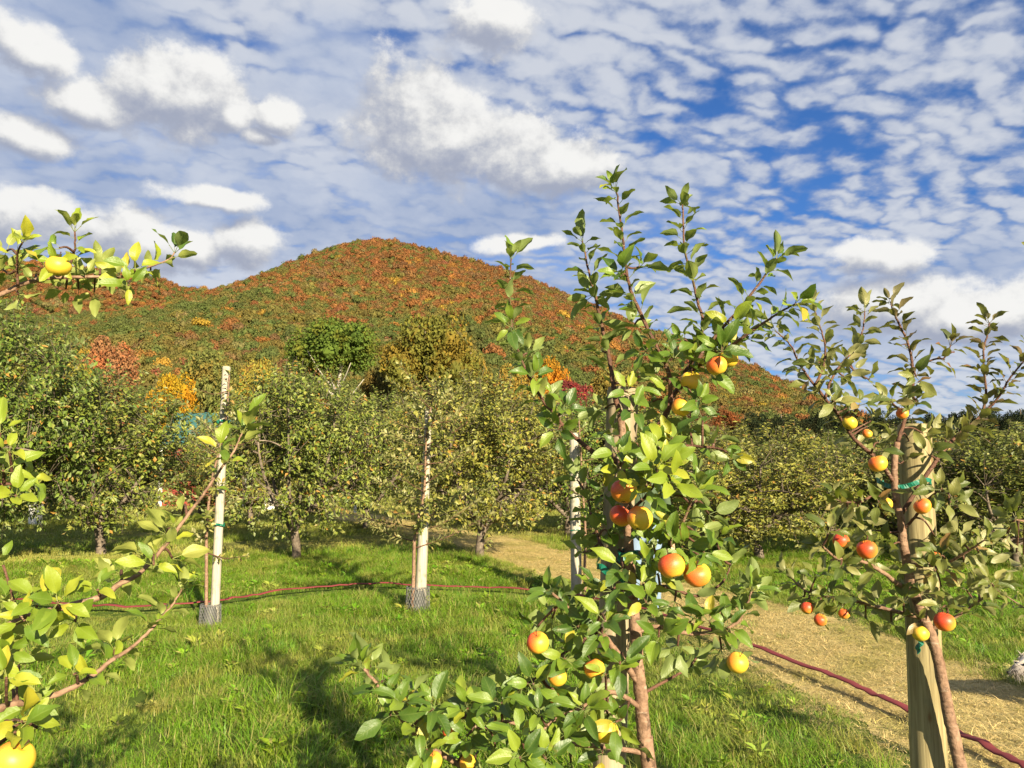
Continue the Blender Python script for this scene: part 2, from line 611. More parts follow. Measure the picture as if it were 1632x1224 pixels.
def mat_crown(name):
    """leaves of the farther trees: tint from the object's own colour, leaf-to-leaf variation"""
    m, nt = new_mat(name)
    r = island()
    oc = obj_info('Color')
    r2 = E.op('FRACT', r * 17.37)
    col = mixc(step(r, 0.0, 1.0), mixc(1.0, oc, (0.55, 0.62, 0.6), 'MULTIPLY'), mixc(1.0, oc, (1.5, 1.35, 1.3), 'MULTIPLY'))
    pale = mixc(step(r2, 0.70, 0.90) * 0.55, col, mixc(0.6, oc, (0.46, 0.41, 0.11)))
    brown = mixc(step(r2, 0.95, 0.96) * 0.8, pale, (0.34, 0.16, 0.03))
    bf = E(nt.nodes.new('ShaderNodeNewGeometry').outputs['Backfacing'])
    brown = mixc(bf * 0.5, brown, mixc(0.6, oc, (0.30, 0.32, 0.18)))
    finish(nt, thin_leaf_shader(nt, brown, brown, 0.5, 0.4, None, 0.25))
    return m


CROWN = mat_crown("orchard_leaves")


def mat_tinted(name, instanced):
    m, nt = new_mat(name)
    t = inst_attr("tint") if instanced else obj_info('Color')
    r = island()
    r2 = E.op('FRACT', r * 13.7)
    if not instanced:
        t = mixc(step(noise(coord('Object'), 2.6, 3, 0.6), 0.46, 0.62) * 0.8, t, mixc(1.0, t, (1.45, 0.95, 0.8), 'MULTIPLY'))
    col = mixc(r, mixc(1.0, t, (0.7, 0.74, 0.8), 'MULTIPLY'), mixc(1.0, t, (1.3, 1.26, 1.2), 'MULTIPLY'))
    finish(nt, thin_leaf_shader(nt, col, col, 0.8, 0.1, None, 0.2))
    return m


FOREST_LEAF = mat_tinted("autumn_leaves_far", True)
TREE_LEAF = mat_tinted("autumn_leaves", False)


def mat_grass(name):
    m, nt = new_mat(name)
    t = inst_attr("tint")
    u, v, _ = sep(coord('UV'))
    r = island()
    col = mixc(r, mixc(1.0, t, (0.7, 0.75, 0.7), 'MULTIPLY'), mixc(1.0, t, (1.35, 1.25, 1.2), 'MULTIPLY'))
    col = mixc(step(E.op('FRACT', r * 31.7), 0.86, 0.88) * 0.8, col, (0.30, 0.26, 0.09))
    col = mixc(step(v, 0.55, 1.0) * 0.35, col, mixc(0.5, col, (0.34, 0.36, 0.08)))
    finish(nt, thin_leaf_shader(nt, col, mixc(0.3, col, (0.3, 0.4, 0.03)), 0.5, 0.35, None, 0.3))
    return m


GRASS = mat_grass("grass_blades")


def mat_ground():
    m, nt = new_mat("orchard_ground")
    p = world_pos()
    x, y, z = sep(p)
    n1 = noise(p, 0.5, 4, 0.6)
    n2 = noise(p, 6, 4, 0.6)
    n3 = noise(p, 90, 3, 0.6)
    green = mixc(n2, (0.045, 0.085, 0.012), (0.10, 0.15, 0.022))
    dry = mixc(n2, (0.17, 0.16, 0.04), (0.30, 0.26, 0.08))
    far = step(y + (n1 - 0.5) * 8.0, 12.5, 16.5)
    beyond = step(y, 60.0, 120.0)
    col = mixc(far * 0.75 + step(n1, 0.58, 0.72) * 0.25, green, dry)
    col = mixc(beyond, col, (0.07, 0.075, 0.025))
    col = mixc(n3 * 0.6, col, mixc(0.5, col, (0.05, 0.05, 0.015)))
    finish(nt, principled(nt, col, 0.9, 0.1, n3 + n2, 0.7, 0.03).outputs[0])
    return m


def mat_path():
    m, nt = new_mat("straw_path")
    p = world_pos()
    x, y, z = sep(p)
    n1 = noise(p, 1.6, 4, 0.6)
    st = noise(vec(x * 0.5 - y * 0.3, x * 0.3 + y * 1.2, z), 60, 4, 0.65, 1.5)
    n3 = noise(p, 150, 3, 0.6)
    col = mixc(step(st, 0.3, 0.7), (0.38, 0.29, 0.12), (0.70, 0.57, 0.26))
    col = mixc(step(n1, 0.55, 0.72) * 0.5, col, (0.17, 0.17, 0.04))
    finish(nt, principled(nt, col, 0.9, 0.15, st + n3, 0.8, 0.02).outputs[0])
    return m


# ------------------------------------------------------------------ ground, path, hill
def add_ground():
    n = 60
    xs = np.concatenate([-np.geomspace(2500, 3, 30), np.linspace(-2.5, 2.5, 11), np.geomspace(3, 2500, 30)])
    ys = np.concatenate([[-300, -60, -20, -8, -3], np.linspace(0, 40, 60), np.geomspace(43, 3000, 22)])
    X, Y = np.meshgrid(xs, ys)
    Z = 0.025 * np.sin(X * 1.1 + 0.5 * Y) * np.cos(Y * 0.83) * np.exp(-np.abs(Y - 10) / 25)
    Z = np.where(Y > 60, Z - 0.0, Z)
    V = np.stack([X, Y, Z], -1).reshape(-1, 3)
    nx = len(xs)
    i = np.arange(len(ys) - 1)[:, None] * nx + np.arange(nx - 1)[None]
    F = np.stack([i, i + 1, i + nx + 1, i + nx], -1).reshape(-1, 4)
    tag(obj("ground", mesh_np("ground", V, F, [mat_ground()])), kind="structure")


def gz(x, y):
    return 0.025 * math.sin(x * 1.1 + 0.5 * y) * math.cos(y * 0.83) * math.exp(-abs(y - 10) / 25)


add_ground()

PATH = [(3.6, 1.2), (3.25, 3.0), (3.0, 4.5), (2.8, 6.0), (2.65, 7.3), (2.3, 8.8), (1.7, 10.4), (1.0, 12.0), (0.3, 14.0), (-0.6, 16.5), (-2.2, 19.5), (-4.5, 23.5), (-7.5, 29.0)]
PATH_S = [p.to_2d() for p in spline([Vector((a, b, 0)) for a, b in PATH], 8)]
PATH_A = np.array([tuple(p) for p in PATH_S])
LANE_A = np.array([(-16, 9.5), (-10, 12.3), (-6, 14.4), (-3, 16.2), (0, 17.6), (3, 19.5), (8, 22.5)], float)


def near_path(xy, A=None):
    A = PATH_A if A is None else A
    d = np.full(len(xy), 1e9)
    for a, b in zip(A[:-1], A[1:]):
        ab = b - a
        t = np.clip(((xy - a) @ ab) / (ab @ ab), 0, 1)
        d = np.minimum(d, np.hypot(*(xy - a - t[:, None] * ab).T))
    return d


def add_path():
    rn = random.Random(3)
    V, F = [], []
    m = len(PATH_S)
    K = 7
    for i, p in enumerate(PATH_S):
        t = (PATH_S[min(i + 1, m - 1)] - PATH_S[max(i - 1, 0)]).normalized()
        nrm = Vector((t.y, -t.x))
        wl, wr = 0.78 + rn.uniform(-.07, .07), 0.82 + rn.uniform(-.07, .07)
        for k in range(K):
            s = -wl + (wl + wr) * k / (K - 1)
            q = p + nrm * s
            V.append((q.x, q.y, gz(q.x, q.y) + 0.012 - 0.010 * abs(2 * k / (K - 1) - 1) ** 3))
    for i in range(m - 1):
        for k in range(K - 1):
            a = i * K + k
            F.append((a, a + 1, a + K + 1, a + K))
    tag(obj("path", mesh_np("path", V, F, [mat_path()])), kind="structure")


add_path()

SIL = [(-300, 560), (-100, 520), (60, 500), (200, 492), (290, 478), (345, 458), (420, 434), (480, 409), (520, 394), (560, 381), (600, 377), (640, 381), (700, 397), (760, 412), (800, 420),
       (860, 444), (920, 468), (980, 493), (1030, 516), (1090, 534), (1150, 558), (1200, 579), (1240, 598), (1280, 616), (1330, 645), (1400, 690), (1500, 728), (1700, 738)]
RIDGE_Y = 700.0
SIL_X = np.array([P(a, b, RIDGE_Y).x for a, b in SIL])
SIL_Z = np.array([P(a, b, RIDGE_Y).z for a, b in SIL]) - 7.0


def vnoise(x, y, seed, cell):
    """smooth value noise on numpy arrays"""
    r = np.random.default_rng(seed).random((97, 97))
    u, v = np.asarray(x) / cell, np.asarray(y) / cell
    i, j = np.floor(u).astype(int), np.floor(v).astype(int)
    f, g = u - i, v - j
    f, g = f * f * (3 - 2 * f), g * g * (3 - 2 * g)
    a, b, c, d = r[i % 97, j % 97], r[(i + 1) % 97, j % 97], r[i % 97, (j + 1) % 97], r[(i + 1) % 97, (j + 1) % 97]
    return (a * (1 - f) + b * f) * (1 - g) + (c * (1 - f) + d * f) * g


def hill_z(x, y):
    x = np.asarray(x, float)
    xe = np.where(x > 0, x * (RIDGE_Y / np.clip(y, 150, RIDGE_Y)) ** 0.85, x)
    H = np.interp(xe, SIL_X, SIL_Z)
    t = np.clip((y - 170.0) / (RIDGE_Y - 170.0), 0, 1.6)
    p = np.where(t <= 1, t ** 1.18, 1 - (t - 1) * 1.2)
    z = H * p + (vnoise(x + 900, y, 5, 90) - 0.5) * 16 * np.clip(t * 3, 0, 1) * np.clip(1.15 - t, 0, 1) * np.clip(H / 60, 0, 1)
    return z - 1.0


SIL2 = [(-700, 380), (-300, 395), (-100, 405), (60, 414), (150, 425), (240, 440), (300, 456), (360, 462), (440, 472), (600, 520), (800, 640)]
RIDGE2_Y = 1150.0
S2X = np.array([P(a, b, RIDGE2_Y).x for a, b in SIL2])
S2Z = np.array([P(a, b, RIDGE2_Y).z for a, b in SIL2]) - 8.0


def hill2_z(x, y):
    H = np.interp(x, S2X, S2Z)
    t = np.clip((y - 720.0) / (RIDGE2_Y - 720.0), 0, 1.5)
    return H * np.where(t <= 1, t ** 0.9, 1 - (t - 1)) - 1.0


def mat_hill():
    m, nt = new_mat("hill_floor")
    p = world_pos()
    n = noise(p, 0.05, 5, 0.6)
    finish(nt, principled(nt, mixc(n, (0.10, 0.075, 0.03), (0.16, 0.10, 0.035)), 0.95, 0.1).outputs[0])
    return m


HILLM = mat_hill()


def add_hill(name, f, x0, x1, y0, y1, n, m):
    X, Y = np.meshgrid(np.linspace(x0, x1, n), np.linspace(y0, y1, m))
    V = np.stack([X, Y, f(X, Y)], -1).reshape(-1, 3)
    i = np.arange(m - 1)[:, None] * n + np.arange(n - 1)[None]
    F = np.stack([i, i + 1, i + n + 1, i + n], -1).reshape(-1, 4)
    tag(obj(name, mesh_np(name, V, F, [HILLM])), kind="structure")


add_hill("hill", hill_z, -640, 560, 172, 900, 90, 60)
add_hill("far_hill", hill2_z, -1300, 200, 722, 1500, 60, 40)


def clump_mesh(name, seed, n, size, mat, core=True, squash=(1, 1, 1.0)):
    """a tree crown of unit radius: leaf clumps on a lumpy shell"""
    g = np.random.default_rng(seed)
    NL = 9 if n < 1000 else 26
    lob = g.normal(size=(NL, 3))
    lob /= np.linalg.norm(lob, axis=1)[:, None]
    lob[:, 2] = np.abs(lob[:, 2]) * 0.9 - 0.15
    lr = g.uniform(0.32, 0.55, NL) * (1 if NL == 9 else 0.62)
    lc = lob * (0.62 - 0.2 * lr[:, None]) * (1 if NL == 9 else g.uniform(0.55, 1.2, (NL, 1)))
    k = g.integers(0, NL, n)
    d = g.normal(size=(n, 3))
    d /= np.linalg.norm(d, axis=1)[:, None]
    rad = lr[k] * g.uniform(0.45, 1.12, n) ** 0.5
    pos = lc[k] + d * rad[:, None]
    nrm = d * 0.55 + g.normal(size=(n, 3)) * 0.8 + np.array([0, 0, 0.3])
    nrm /= np.linalg.norm(nrm, axis=1)[:, None]
    t = np.cross(nrm, g.normal(size=(n, 3)))
    t /= np.linalg.norm(t, axis=1)[:, None]
    b = np.cross(nrm, t)
    s = size * g.uniform(0.6, 1.35, n)[:, None]
    V = np.stack([pos - t * s, pos - b * s * 0.7 + nrm * s * 0.18, pos + t * s, pos + b * s * 0.7 + nrm * s * 0.18], 1) * np.array(squash)
    F = np.arange(4 * n).reshape(-1, 4)
    F = np.concatenate([F[:, [0, 1, 2]], F[:, [0, 2, 3]]], 0)
    V = V.reshape(-1, 3)
    if core:
        bm = bmesh.new()
        for c, r in zip(lc, lr):
            bmesh.ops.create_icosphere(bm, subdivisions=1, radius=r * (0.66 if NL == 9 else 0.45), matrix=Matrix.Translation(Vector(c * np.array(squash))))
        bm.verts.ensure_lookup_table()
        cv = np.array([v.co[:] for v in bm.verts])
        cf = np.array([[v.index for v in f.verts] for f in bm.faces])
        bm.free()
        F = np.concatenate([F, cf + len(V)], 0)
        V = np.concatenate([V, cv], 0)
    return mesh_np(name, V, F, [mat], smooth=False)


# autumn leaf colours of this wood; 'dark' has the tree line's shade painted in
AUT = {
    'green': (0.062, 0.090, 0.024), 'olive': (0.110, 0.100, 0.026), 'rust': (0.175, 0.072, 0.026), 'brown': (0.125, 0.070, 0.033),
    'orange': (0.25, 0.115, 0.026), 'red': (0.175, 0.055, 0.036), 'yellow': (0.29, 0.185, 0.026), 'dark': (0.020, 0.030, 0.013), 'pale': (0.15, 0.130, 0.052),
}


def autumn_tints(x, h, seed):
    """patches of kind, more rust towards the top of the hill, more green low down and to the left"""
    g = np.random.default_rng(seed)
    n = len(x[0])
    p1, p2, p3 = vnoise(x[0] + 2000, x[1], seed + 1, 95), vnoise(x[0] + 2000, x[1], seed + 2, 48), vnoise(x[0] + 2000, x[1], seed + 3, 16)
    keys = ['green', 'olive', 'rust', 'brown', 'orange', 'red', 'yellow', 'pale']
    hi = np.clip(h * 0.9 + x[0] / 1100.0, 0, 1)
    W = np.stack([
        (1.7 - 1.25 * hi) * (0.35 + 1.7 * p1 ** 2), (1.15 - 0.5 * hi) * (0.5 + p2), (0.25 + 1.75 * hi) * (0.4 + p2), (0.3 + 0.6 * hi) * (1.3 - p1),
        (0.14 + 0.12 * hi) * np.where(p3 > 0.68, 3.0, 0.45), 0.13 * np.where(p3 < 0.22, 3.5, 0.6), (0.20 - 0.12 * hi) * np.where(p2 > 0.72, 3.0, 0.35), np.full(n, 0.35)], 1)
    W = W ** 2.4
    W /= W.sum(1)[:, None]
    k = (g.random(n)[:, None] > np.cumsum(W, 1)).sum(1).clip(0, len(keys) - 1)
    T = np.array([AUT[q] for q in keys])[k]
    return (T * 0.86 + np.array([0.15, 0.105, 0.035]) * 0.2) * g.uniform(0.9, 1.12, n)[:, None] * g.uniform(0.92, 1.08, (n, 3))


def add_forest():
    src = [clump_mesh("far_crown", 40 + i, 420, 0.095, FOREST_LEAF, squash=(1, 1, 1.05)) for i in range(5)]
    def field(x0, x1, y0, y1, sp, f, seed, hmax, hx, hz):
        g = np.random.default_rng(seed)
        X, Y = np.meshgrid(np.arange(x0, x1, sp), np.arange(y0, y1, sp))
        x = X.ravel() + g.uniform(-.48, .48, X.size) * sp
        y = Y.ravel() + g.uniform(-.48, .48, X.size) * sp
        z = f(x, y)
        ok = (z > 0.5) & (np.abs(x) < 0.78 * y + 40) & ((np.interp(np.where(x > 0, x * (RIDGE_Y / np.clip(y, 150, RIDGE_Y)) ** 0.85, x), hx, hz) > 22) | (y > 760))
        x, y, z = x[ok], y[ok], z[ok]
        n = len(x)
        s = g.uniform(2.5, 4.3, n) * np.where(g.random(n) < 0.12, 1.35, 1.0) * sp / 4.3
        pos = np.stack([x, y, z + s * 0.75], 1)
        rot = np.stack([g.uniform(-.15, .15, n), g.uniform(-.15, .15, n), g.uniform(0, 6.28, n)], 1)
        scl = np.stack([s, s, s * g.uniform(0.85, 1.3, n)], 1)
        return pos, rot, scl, g.integers(0, 5, n), autumn_tints((x, y), z / hmax, seed)
    a = field(-600, 540, 180, 740, 4.3, hill_z, 11, 200.0, SIL_X, SIL_Z)
    o = scatter("hillside_forest", *a, src)
    tag(o, "autumn woodland of rust, orange and green crowns covering the hill", "forest", kind="stuff")
    b = field(-1000, -60, 900, 1180, 7.0, hill2_z, 12, 190.0, S2X, S2Z)
    o = scatter("far_hillside_forest", *b, src)
    tag(o, "rust brown woodland on the farther ridge at the left", "forest", kind="stuff")


add_forest()

# ------------------------------------------------------------------ big trees between the orchard and the hill
BIG = [clump_mesh("leafy_crown", 70 + i, 11000, 0.027, TREE_LEAF, squash=(1, 1, 1.0)) for i in range(4)]
BIG_N = [0]
HT = random.Random(21)


def trunk_mesh(h, r, seed, mat):
    rn = random.Random(seed)
    mb = MB()
    top = Vector((rn.uniform(-.04, .04) * h, rn.uniform(-.04, .04) * h, h * 0.8))
    pts = spline([Vector((0, 0, -0.1)), Vector((rn.uniform(-.02, .02) * h, 0, h * 0.3)), top], 4)
    mb.tube(pts, [r * (1 - 0.6 * i / (len(pts) - 1)) for i in range(len(pts))], 7)
    for k in range(6):
        a = k * 1.05 + rn.uniform(-.3, .3)
        z0 = h * rn.uniform(0.28, 0.5)
        L = h * rn.uniform(0.12, 0.2)
        p0 = Vector((0, 0, z0))
        mb.tube(spline([p0, p0 + Vector((math.cos(a) * L * 0.5, math.sin(a) * L * 0.5, L * 0.4)), p0 + Vector((math.cos(a) * L, math.sin(a) * L, L * 1.0))], 3), [r * 0.4 * (1 - 0.12 * i) for i in range(7)], 5)
    return mb.mesh("trunk", mat)


def big_tree(px, top, Y, wpx, tint, label, group=None, bark=None, low=0.18, name="autumn_tree"):
    h = P(px, top, Y).z
    x = P(px, 700, Y).x
    w = wpx * Y / FPX / 2
    z0 = float(hill_z(np.array([x]), np.array([Y]))[0]) if Y > 172 else 0.0
    z0 = max(z0, 0.0)
    h -= z0
    t = empty(name, (x, Y, z0))
    tag(t, label, "tree", group)
    obj("trunk", trunk_mesh(h, max(0.12, h * 0.018), BIG_N[0], bark or BARK_OLD), t)
    n = 1 + (h > 7)
    ch = h * (1 - low) / 2
    c = obj("crown", BIG[BIG_N[0] % 4], t, (0, 0, h - ch * 0.98))
    c.scale = (w * 1.02, w * 1.02, ch * 1.02)
    c.rotation_euler = (0, 0, HT.uniform(0, 6.28))
    c.color = (*tint, 1)
    BIG_N[0] += 1
    return t


def T(k, f=1.0):
    return tuple(v * f for v in AUT[k])


big_tree(535, 474, 78, 190, (0.078, 0.120, 0.020), "tall bright green tree with a pale trunk standing in front of the hill", bark=BARK_PALE, low=0.30, name="green_tree")
big_tree(682, 462, 84, 205, (0.125, 0.125, 0.023), "broad tree turning orange at its top, right of the tall green tree", low=0.1)
big_tree(740, 512, 96, 117, (0.157, 0.141, 0.029), "olive green tree behind the right shoulder of the broad orange topped tree", low=0.1)
big_tree(596, 537, 92, 91, (0.104, 0.104, 0.032), "dark tree squeezed between the tall green tree and the broad orange topped tree", low=0.1)
big_tree(915, 582, 70, 91, (0.160, 0.032, 0.032), "crimson tree low before the hill, left of the foremost wooden post", low=0.2)
big_tree(268, 567, 46, 110, (0.301, 0.195, 0.014), "golden yellow tree behind the teal roofed shed", low=0.1)
big_tree(108, 537, 62, 130, (0.209, 0.209, 0.032), "yellowish green tree behind the orchard at the far left", low=0.1)
big_tree(165, 504, 120, 143, (0.229, 0.115, 0.052), "russet brown tree rounded and hazy above the orchard at left", low=0.1)
big_tree(330, 527, 110, 143, (0.125, 0.136, 0.036), "olive tree behind the tall white pole", low=0.1)
big_tree(420, 547, 88, 117, (0.229, 0.199, 0.036), "pale yellow green tree left of the tall green tree", low=0.1)
big_tree(15, 492, 70, 130, (0.084, 0.104, 0.023), "dark leafy tree at the left edge rising above the orchard", low=0.1)
big_tree(820, 552, 92, 117, (0.229, 0.167, 0.032), "amber green tree between the broad orange topped tree and the crimson tree", low=0.1)
big_tree(870, 540, 120, 104, (0.307, 0.160, 0.016), "orange yellow tree just above and behind the crimson tree", low=0.1)
big_tree(980, 562, 110, 130, (0.157, 0.136, 0.032), "olive brown tree directly behind the foremost wooden post", low=0.1)
big_tree(1050, 592, 105, 130, (0.177, 0.104, 0.032), "brownish tree behind the hanging yellow apples of the middle tree", low=0.1)

# tree line closing the orchard to the right, shade painted into its dark tints
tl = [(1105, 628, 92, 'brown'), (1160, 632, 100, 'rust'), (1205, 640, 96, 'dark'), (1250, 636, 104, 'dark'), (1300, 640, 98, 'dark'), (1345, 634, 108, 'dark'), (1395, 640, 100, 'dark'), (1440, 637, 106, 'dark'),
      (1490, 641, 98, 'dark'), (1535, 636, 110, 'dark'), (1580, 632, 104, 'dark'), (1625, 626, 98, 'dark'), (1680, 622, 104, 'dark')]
where = ["brownish tree at the left end of the dark tree line", "rust tinted tree, second from the left end of the dark tree line", "dark tree of the tree line at the foot of the hill's right slope", "dark tree of the tree line above the low round apple tree",
         "dark tree of the tree line behind the lowest left shoots of the right tree", "dark tree of the tree line behind the yellow apple of the right tree", "dark tree of the tree line left of the gap of sky beside the right tree",
         "dark tree of the tree line just left of the flat topped right post", "dark tree of the tree line just right of the flat topped right post", "dark tree of the tree line under the cream cloud at right",
         "dark tree of the tree line behind the bronze upright shoots", "tallest dark tree of the tree line at the right edge", "dark tree ending the tree line beyond the right edge"]
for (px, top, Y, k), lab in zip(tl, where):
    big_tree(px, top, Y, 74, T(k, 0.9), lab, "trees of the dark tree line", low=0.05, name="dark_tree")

# ------------------------------------------------------------------ orchard trees (middle distance)
def G(px, py):
    """the ground point seen at a pixel below the horizon"""
    d = P(px, py, 1.0) - Vector((0, 0, CAM_H))
    s = -CAM_H / d.z
    return Vector((d.x * s, d.y * s, 0.0))


def unit(a):
    return a / np.maximum(np.linalg.norm(a, axis=1)[:, None], 1e-9)


def leaf_cards(pos, d, nrm, L, W):
    d = unit(d)
    x = unit(np.cross(d, nrm))
    z = np.cross(x, d)
    L, W = L[:, None], W[:, None]
    base, mid = pos, pos + d * L * 0.5 - z * L * 0.03
    l = pos + d * L * 0.45 - x * W * 0.5 + z * W * 0.16
    r = pos + d * L * 0.45 + x * W * 0.5 + z * W * 0.16
    tip = pos + d * L - z * L * 0.14
    V = np.stack([base, l, r, mid, tip], 1).reshape(-1, 3)
    o = np.arange(len(pos))[:, None, None] * 5
    F = (np.array([[0, 3, 1], [0, 2, 3], [3, 4, 1], [3, 2, 4]])[None] + o).reshape(-1, 3)
    return V, F


def orchard_meshes(seed, H=3.1, W=1.55, shoots=900, z0=0.62):
    g = np.random.default_rng(seed)
    rn = random.Random(seed)
    wood = MB()
    lean = Vector((rn.uniform(-.14, .14), rn.uniform(-.14, .14), 0))
    fork = lean + Vector((0, 0, 0.62))
    wood.tube(spline([Vector((0, 0, -0.12)), lean * 0.4 + Vector((0, 0, 0.3)), fork], 4), [0.10, 0.09, 0.082, 0.08, 0.078, 0.076, 0.075, 0.074, 0.075], 8, jitter=0.08, rnd=rn)
    limbs = []
    nl = 6
    for k in range(nl):
        a = 2 * math.pi * k / nl + rn.uniform(-.35, .35)
        o = W * rn.uniform(0.45, 0.75)
        top = H * rn.uniform(0.55, 0.92)
        c = Vector((math.cos(a), math.sin(a), 0))
        pts = spline([fork - Vector((0, 0, 0.08 * (k % 3))), fork + c * o * 0.45 + Vector((0, 0, 0.32)), fork + c * o * 0.85 + Vector((0, 0, (top - 0.6) * 0.55)), lean + c * o + Vector((0, 0, top))], 5)
        wood.tube(pts, [0.055 * (1 - 0.78 * i / (len(pts) - 1)) for i in range(len(pts))], 6, jitter=0.06, rnd=rn)
        limbs += pts[3:]
        for q in range(4):
            s = pts[rn.randrange(4, len(pts) - 2)]
            b = a + rn.uniform(-1.2, 1.2)
            e = s + Vector((math.cos(b), math.sin(b), rn.uniform(-0.15, 0.7))) * rn.uniform(0.4, 0.8)
            sp = spline([s, s.lerp(e, 0.5) + Vector((0, 0, 0.06)), e], 3)
            wood.tube(sp, [0.02 * (1 - 0.1 * i) for i in range(len(sp))], 4)
            limbs += sp[2:]
    limb = np.array([tuple(p) for p in limbs])
    cz, rz = (H + z0) / 2, (H - z0) / 2
    d = unit(g.normal(size=(shoots * 3, 3)))
    rr = g.random(shoots * 3) ** 0.42
    p = d * rr[:, None] * np.array([W, W, rz]) + np.array([lean.x, lean.y, cz])
    clump = vnoise(p[:, 0] * 100 + 5000, p[:, 1] * 100 + p[:, 2] * 173 + 5000, seed, 48)
    p, d = p[clump > 0.36][:shoots], d[clump > 0.36][:shoots]
    n = len(p)
    dirs = unit(d * np.array([0.8, 0.8, 0.35]) + g.normal(size=(n, 3)) * 0.35 + np.array([0, 0, 0.55]) - np.array([0, 0, 0.9]) * (p[:, 2:3] < 1.25))
    L = g.uniform(0.22, 0.52, n)
    ns = 34
    a = g.uniform(0, 6.28, ns)
    p2 = np.stack([np.cos(a), np.sin(a), np.zeros(ns)], 1) * (g.random(ns) ** 0.6 * W * 0.8)[:, None]
    p2[:, 2] = cz + rz * np.sqrt(np.maximum(0.05, 1 - (p2[:, 0] ** 2 + p2[:, 1] ** 2) / W ** 2)) - 0.25
    d2 = unit(np.stack([g.normal(size=ns) * .2, g.normal(size=ns) * .2, np.ones(ns)], 1))
    P_, D_, L_ = np.concatenate([p, p2]), np.concatenate([dirs, d2]), np.concatenate([L, g.uniform(0.35, 0.75, ns)])
    lp, ld, lnm, ll = [], [], [], []
    for i in range(len(P_)):
        e = P_[i] + D_[i] * L_[i]
        j = np.argmin(((limb - P_[i]) ** 2).sum(1))
        if g.random() < 0.5 or i >= n:
            s = limb[j] if np.linalg.norm(limb[j] - P_[i]) < 0.6 else P_[i]
            wood.tube([Vector(s), Vector(P_[i]), Vector(e)], [0.008, 0.006, 0.003], 3, cap=False)
        k = int(L_[i] / 0.021)
        t = (np.arange(k) + g.random(k)) / k
        q = P_[i] + D_[i] * (L_[i] * t)[:, None]
        o = unit(np.cross(np.tile(D_[i], (k, 1)), g.normal(size=(k, 3))))
        dd = unit(o + D_[i] * g.uniform(0.2, 0.9, (k, 1)) + np.array([0, 0, -0.15]))
        lp.append(q + o * 0.02)
        ld.append(dd)
        lnm.append(D_[i] * 0.5 + np.array([0, 0, 0.6]) + g.normal(size=(k, 3)) * 0.45)
        ll.append(g.uniform(0.06, 0.105, k))
    lp, ld, lnm, ll = map(np.concatenate, (lp, ld, lnm, ll))
    V, F = leaf_cards(lp, ld, lnm, ll, ll * g.uniform(0.46, 0.64, len(ll)))
    return wood.mesh("trunk", BARK_OLD), mesh_np("leaves", V, F, [CROWN], smooth=False)


ORCH = [orchard_meshes(100 + i) for i in range(5)]
ORCH_N = [0]


def orchard_tree(px, Y, h, w, tint, label, rot=None, bark=None, v=None, group="old apple trees of the orchard"):
    i = ORCH_N[0] % 5 if v is None else v
    x = P(px, 740, Y).x
    t = empty("apple_tree", (x, Y, 0))
    tag(t, label, "apple tree", group)
    s = Vector((w / 2.95, w / 2.95, h / 3.2))
    for nm, me in (("trunk", ORCH[i][0]), ("leaves", ORCH[i][1])):
        o = obj(nm, me, t)
        o.scale = s
        o.rotation_euler = (0, 0, rot if rot is not None else ORCH_N[0] * 2.3)
        if nm == "leaves":
            o["kind"] = "stuff"
            o.color = (*tint, 1)
    ORCH_N[0] += 1
    return t


GA, GB, GC, GD = (0.130, 0.172, 0.025), (0.095, 0.150, 0.019), (0.170, 0.182, 0.028), (0.115, 0.140, 0.022)
orchard_tree(478, 13.4, 3.15, 2.7, GA, "large apple tree with a slanting dark trunk right of the tall white pole", 0.4, v=0)
orchard_tree(764, 13.5, 3.05, 2.9, GC, "large spreading apple tree with a low forked trunk, behind the middle white pole", 2.1, v=1)
orchard_tree(170, 14.2, 3.05, 3.1, GA, "wide bushy apple tree left of the tall white pole, its leaves hanging near the grass", 1.0, v=2)
orchard_tree(-10, 12.6, 4.0, 3.2, GB, "tallest leafy apple tree at the left edge of the orchard", 3.3, v=3)
orchard_tree(62, 20.5, 3.4, 3.4, GB, "apple tree with a white guard round its trunk at far left", 0.2, v=4)
orchard_tree(1208, 13.2, 2.2, 3.0, GC, "low round apple tree just right of the foremost tree with twin shoots on top", 2.7, v=4)
orchard_tree(1430, 13.8, 2.15, 2.6, GD, "low apple tree directly behind the right wooden post", 4.0, v=0)
orchard_tree(1610, 12.0, 2.15, 2.9, GD, "low dark apple tree at the right edge behind the dog", 5.1, v=1)
orchard_tree(905, 17.5, 3.0, 2.9, GB, "dark green apple tree behind the thin pole left of the foremost tree", 1.6, v=2)
orchard_tree(405, 20.0, 3.1, 2.6, GC, "apple tree seen just right of the tallest pale pole, one row back", 2.9, v=3)
orchard_tree(585, 19.5, 3.3, 3.0, GA, "apple tree between the slanting dark trunk and the middle white pole, one row back", 0.9, v=4)
orchard_tree(690, 21.5, 3.3, 3.2, GC, "apple tree one row back, showing right of the middle white pole", 3.9, v=0)
orchard_tree(1030, 18.0, 2.9, 3.0, GA, "apple tree hidden behind the trunk and post of the foremost tree", 5.5, v=1)
orchard_tree(1110, 17.0, 2.3, 2.8, GD, "apple tree behind the orange apples of the foremost tree", 1.2, v=3)
orchard_tree(1320, 18.5, 2.25, 3.4, GA, "apple tree one row back, between the low round tree and the right wooden post", 2.2, v=2)
orchard_tree(1500, 19.0, 2.25, 3.6, GB, "apple tree one row back, right of the right wooden post", 4.4, v=4)
orchard_tree(1665, 17.0, 2.2, 3.2, GB, "apple tree one row back at the right edge", 0.3, v=0)
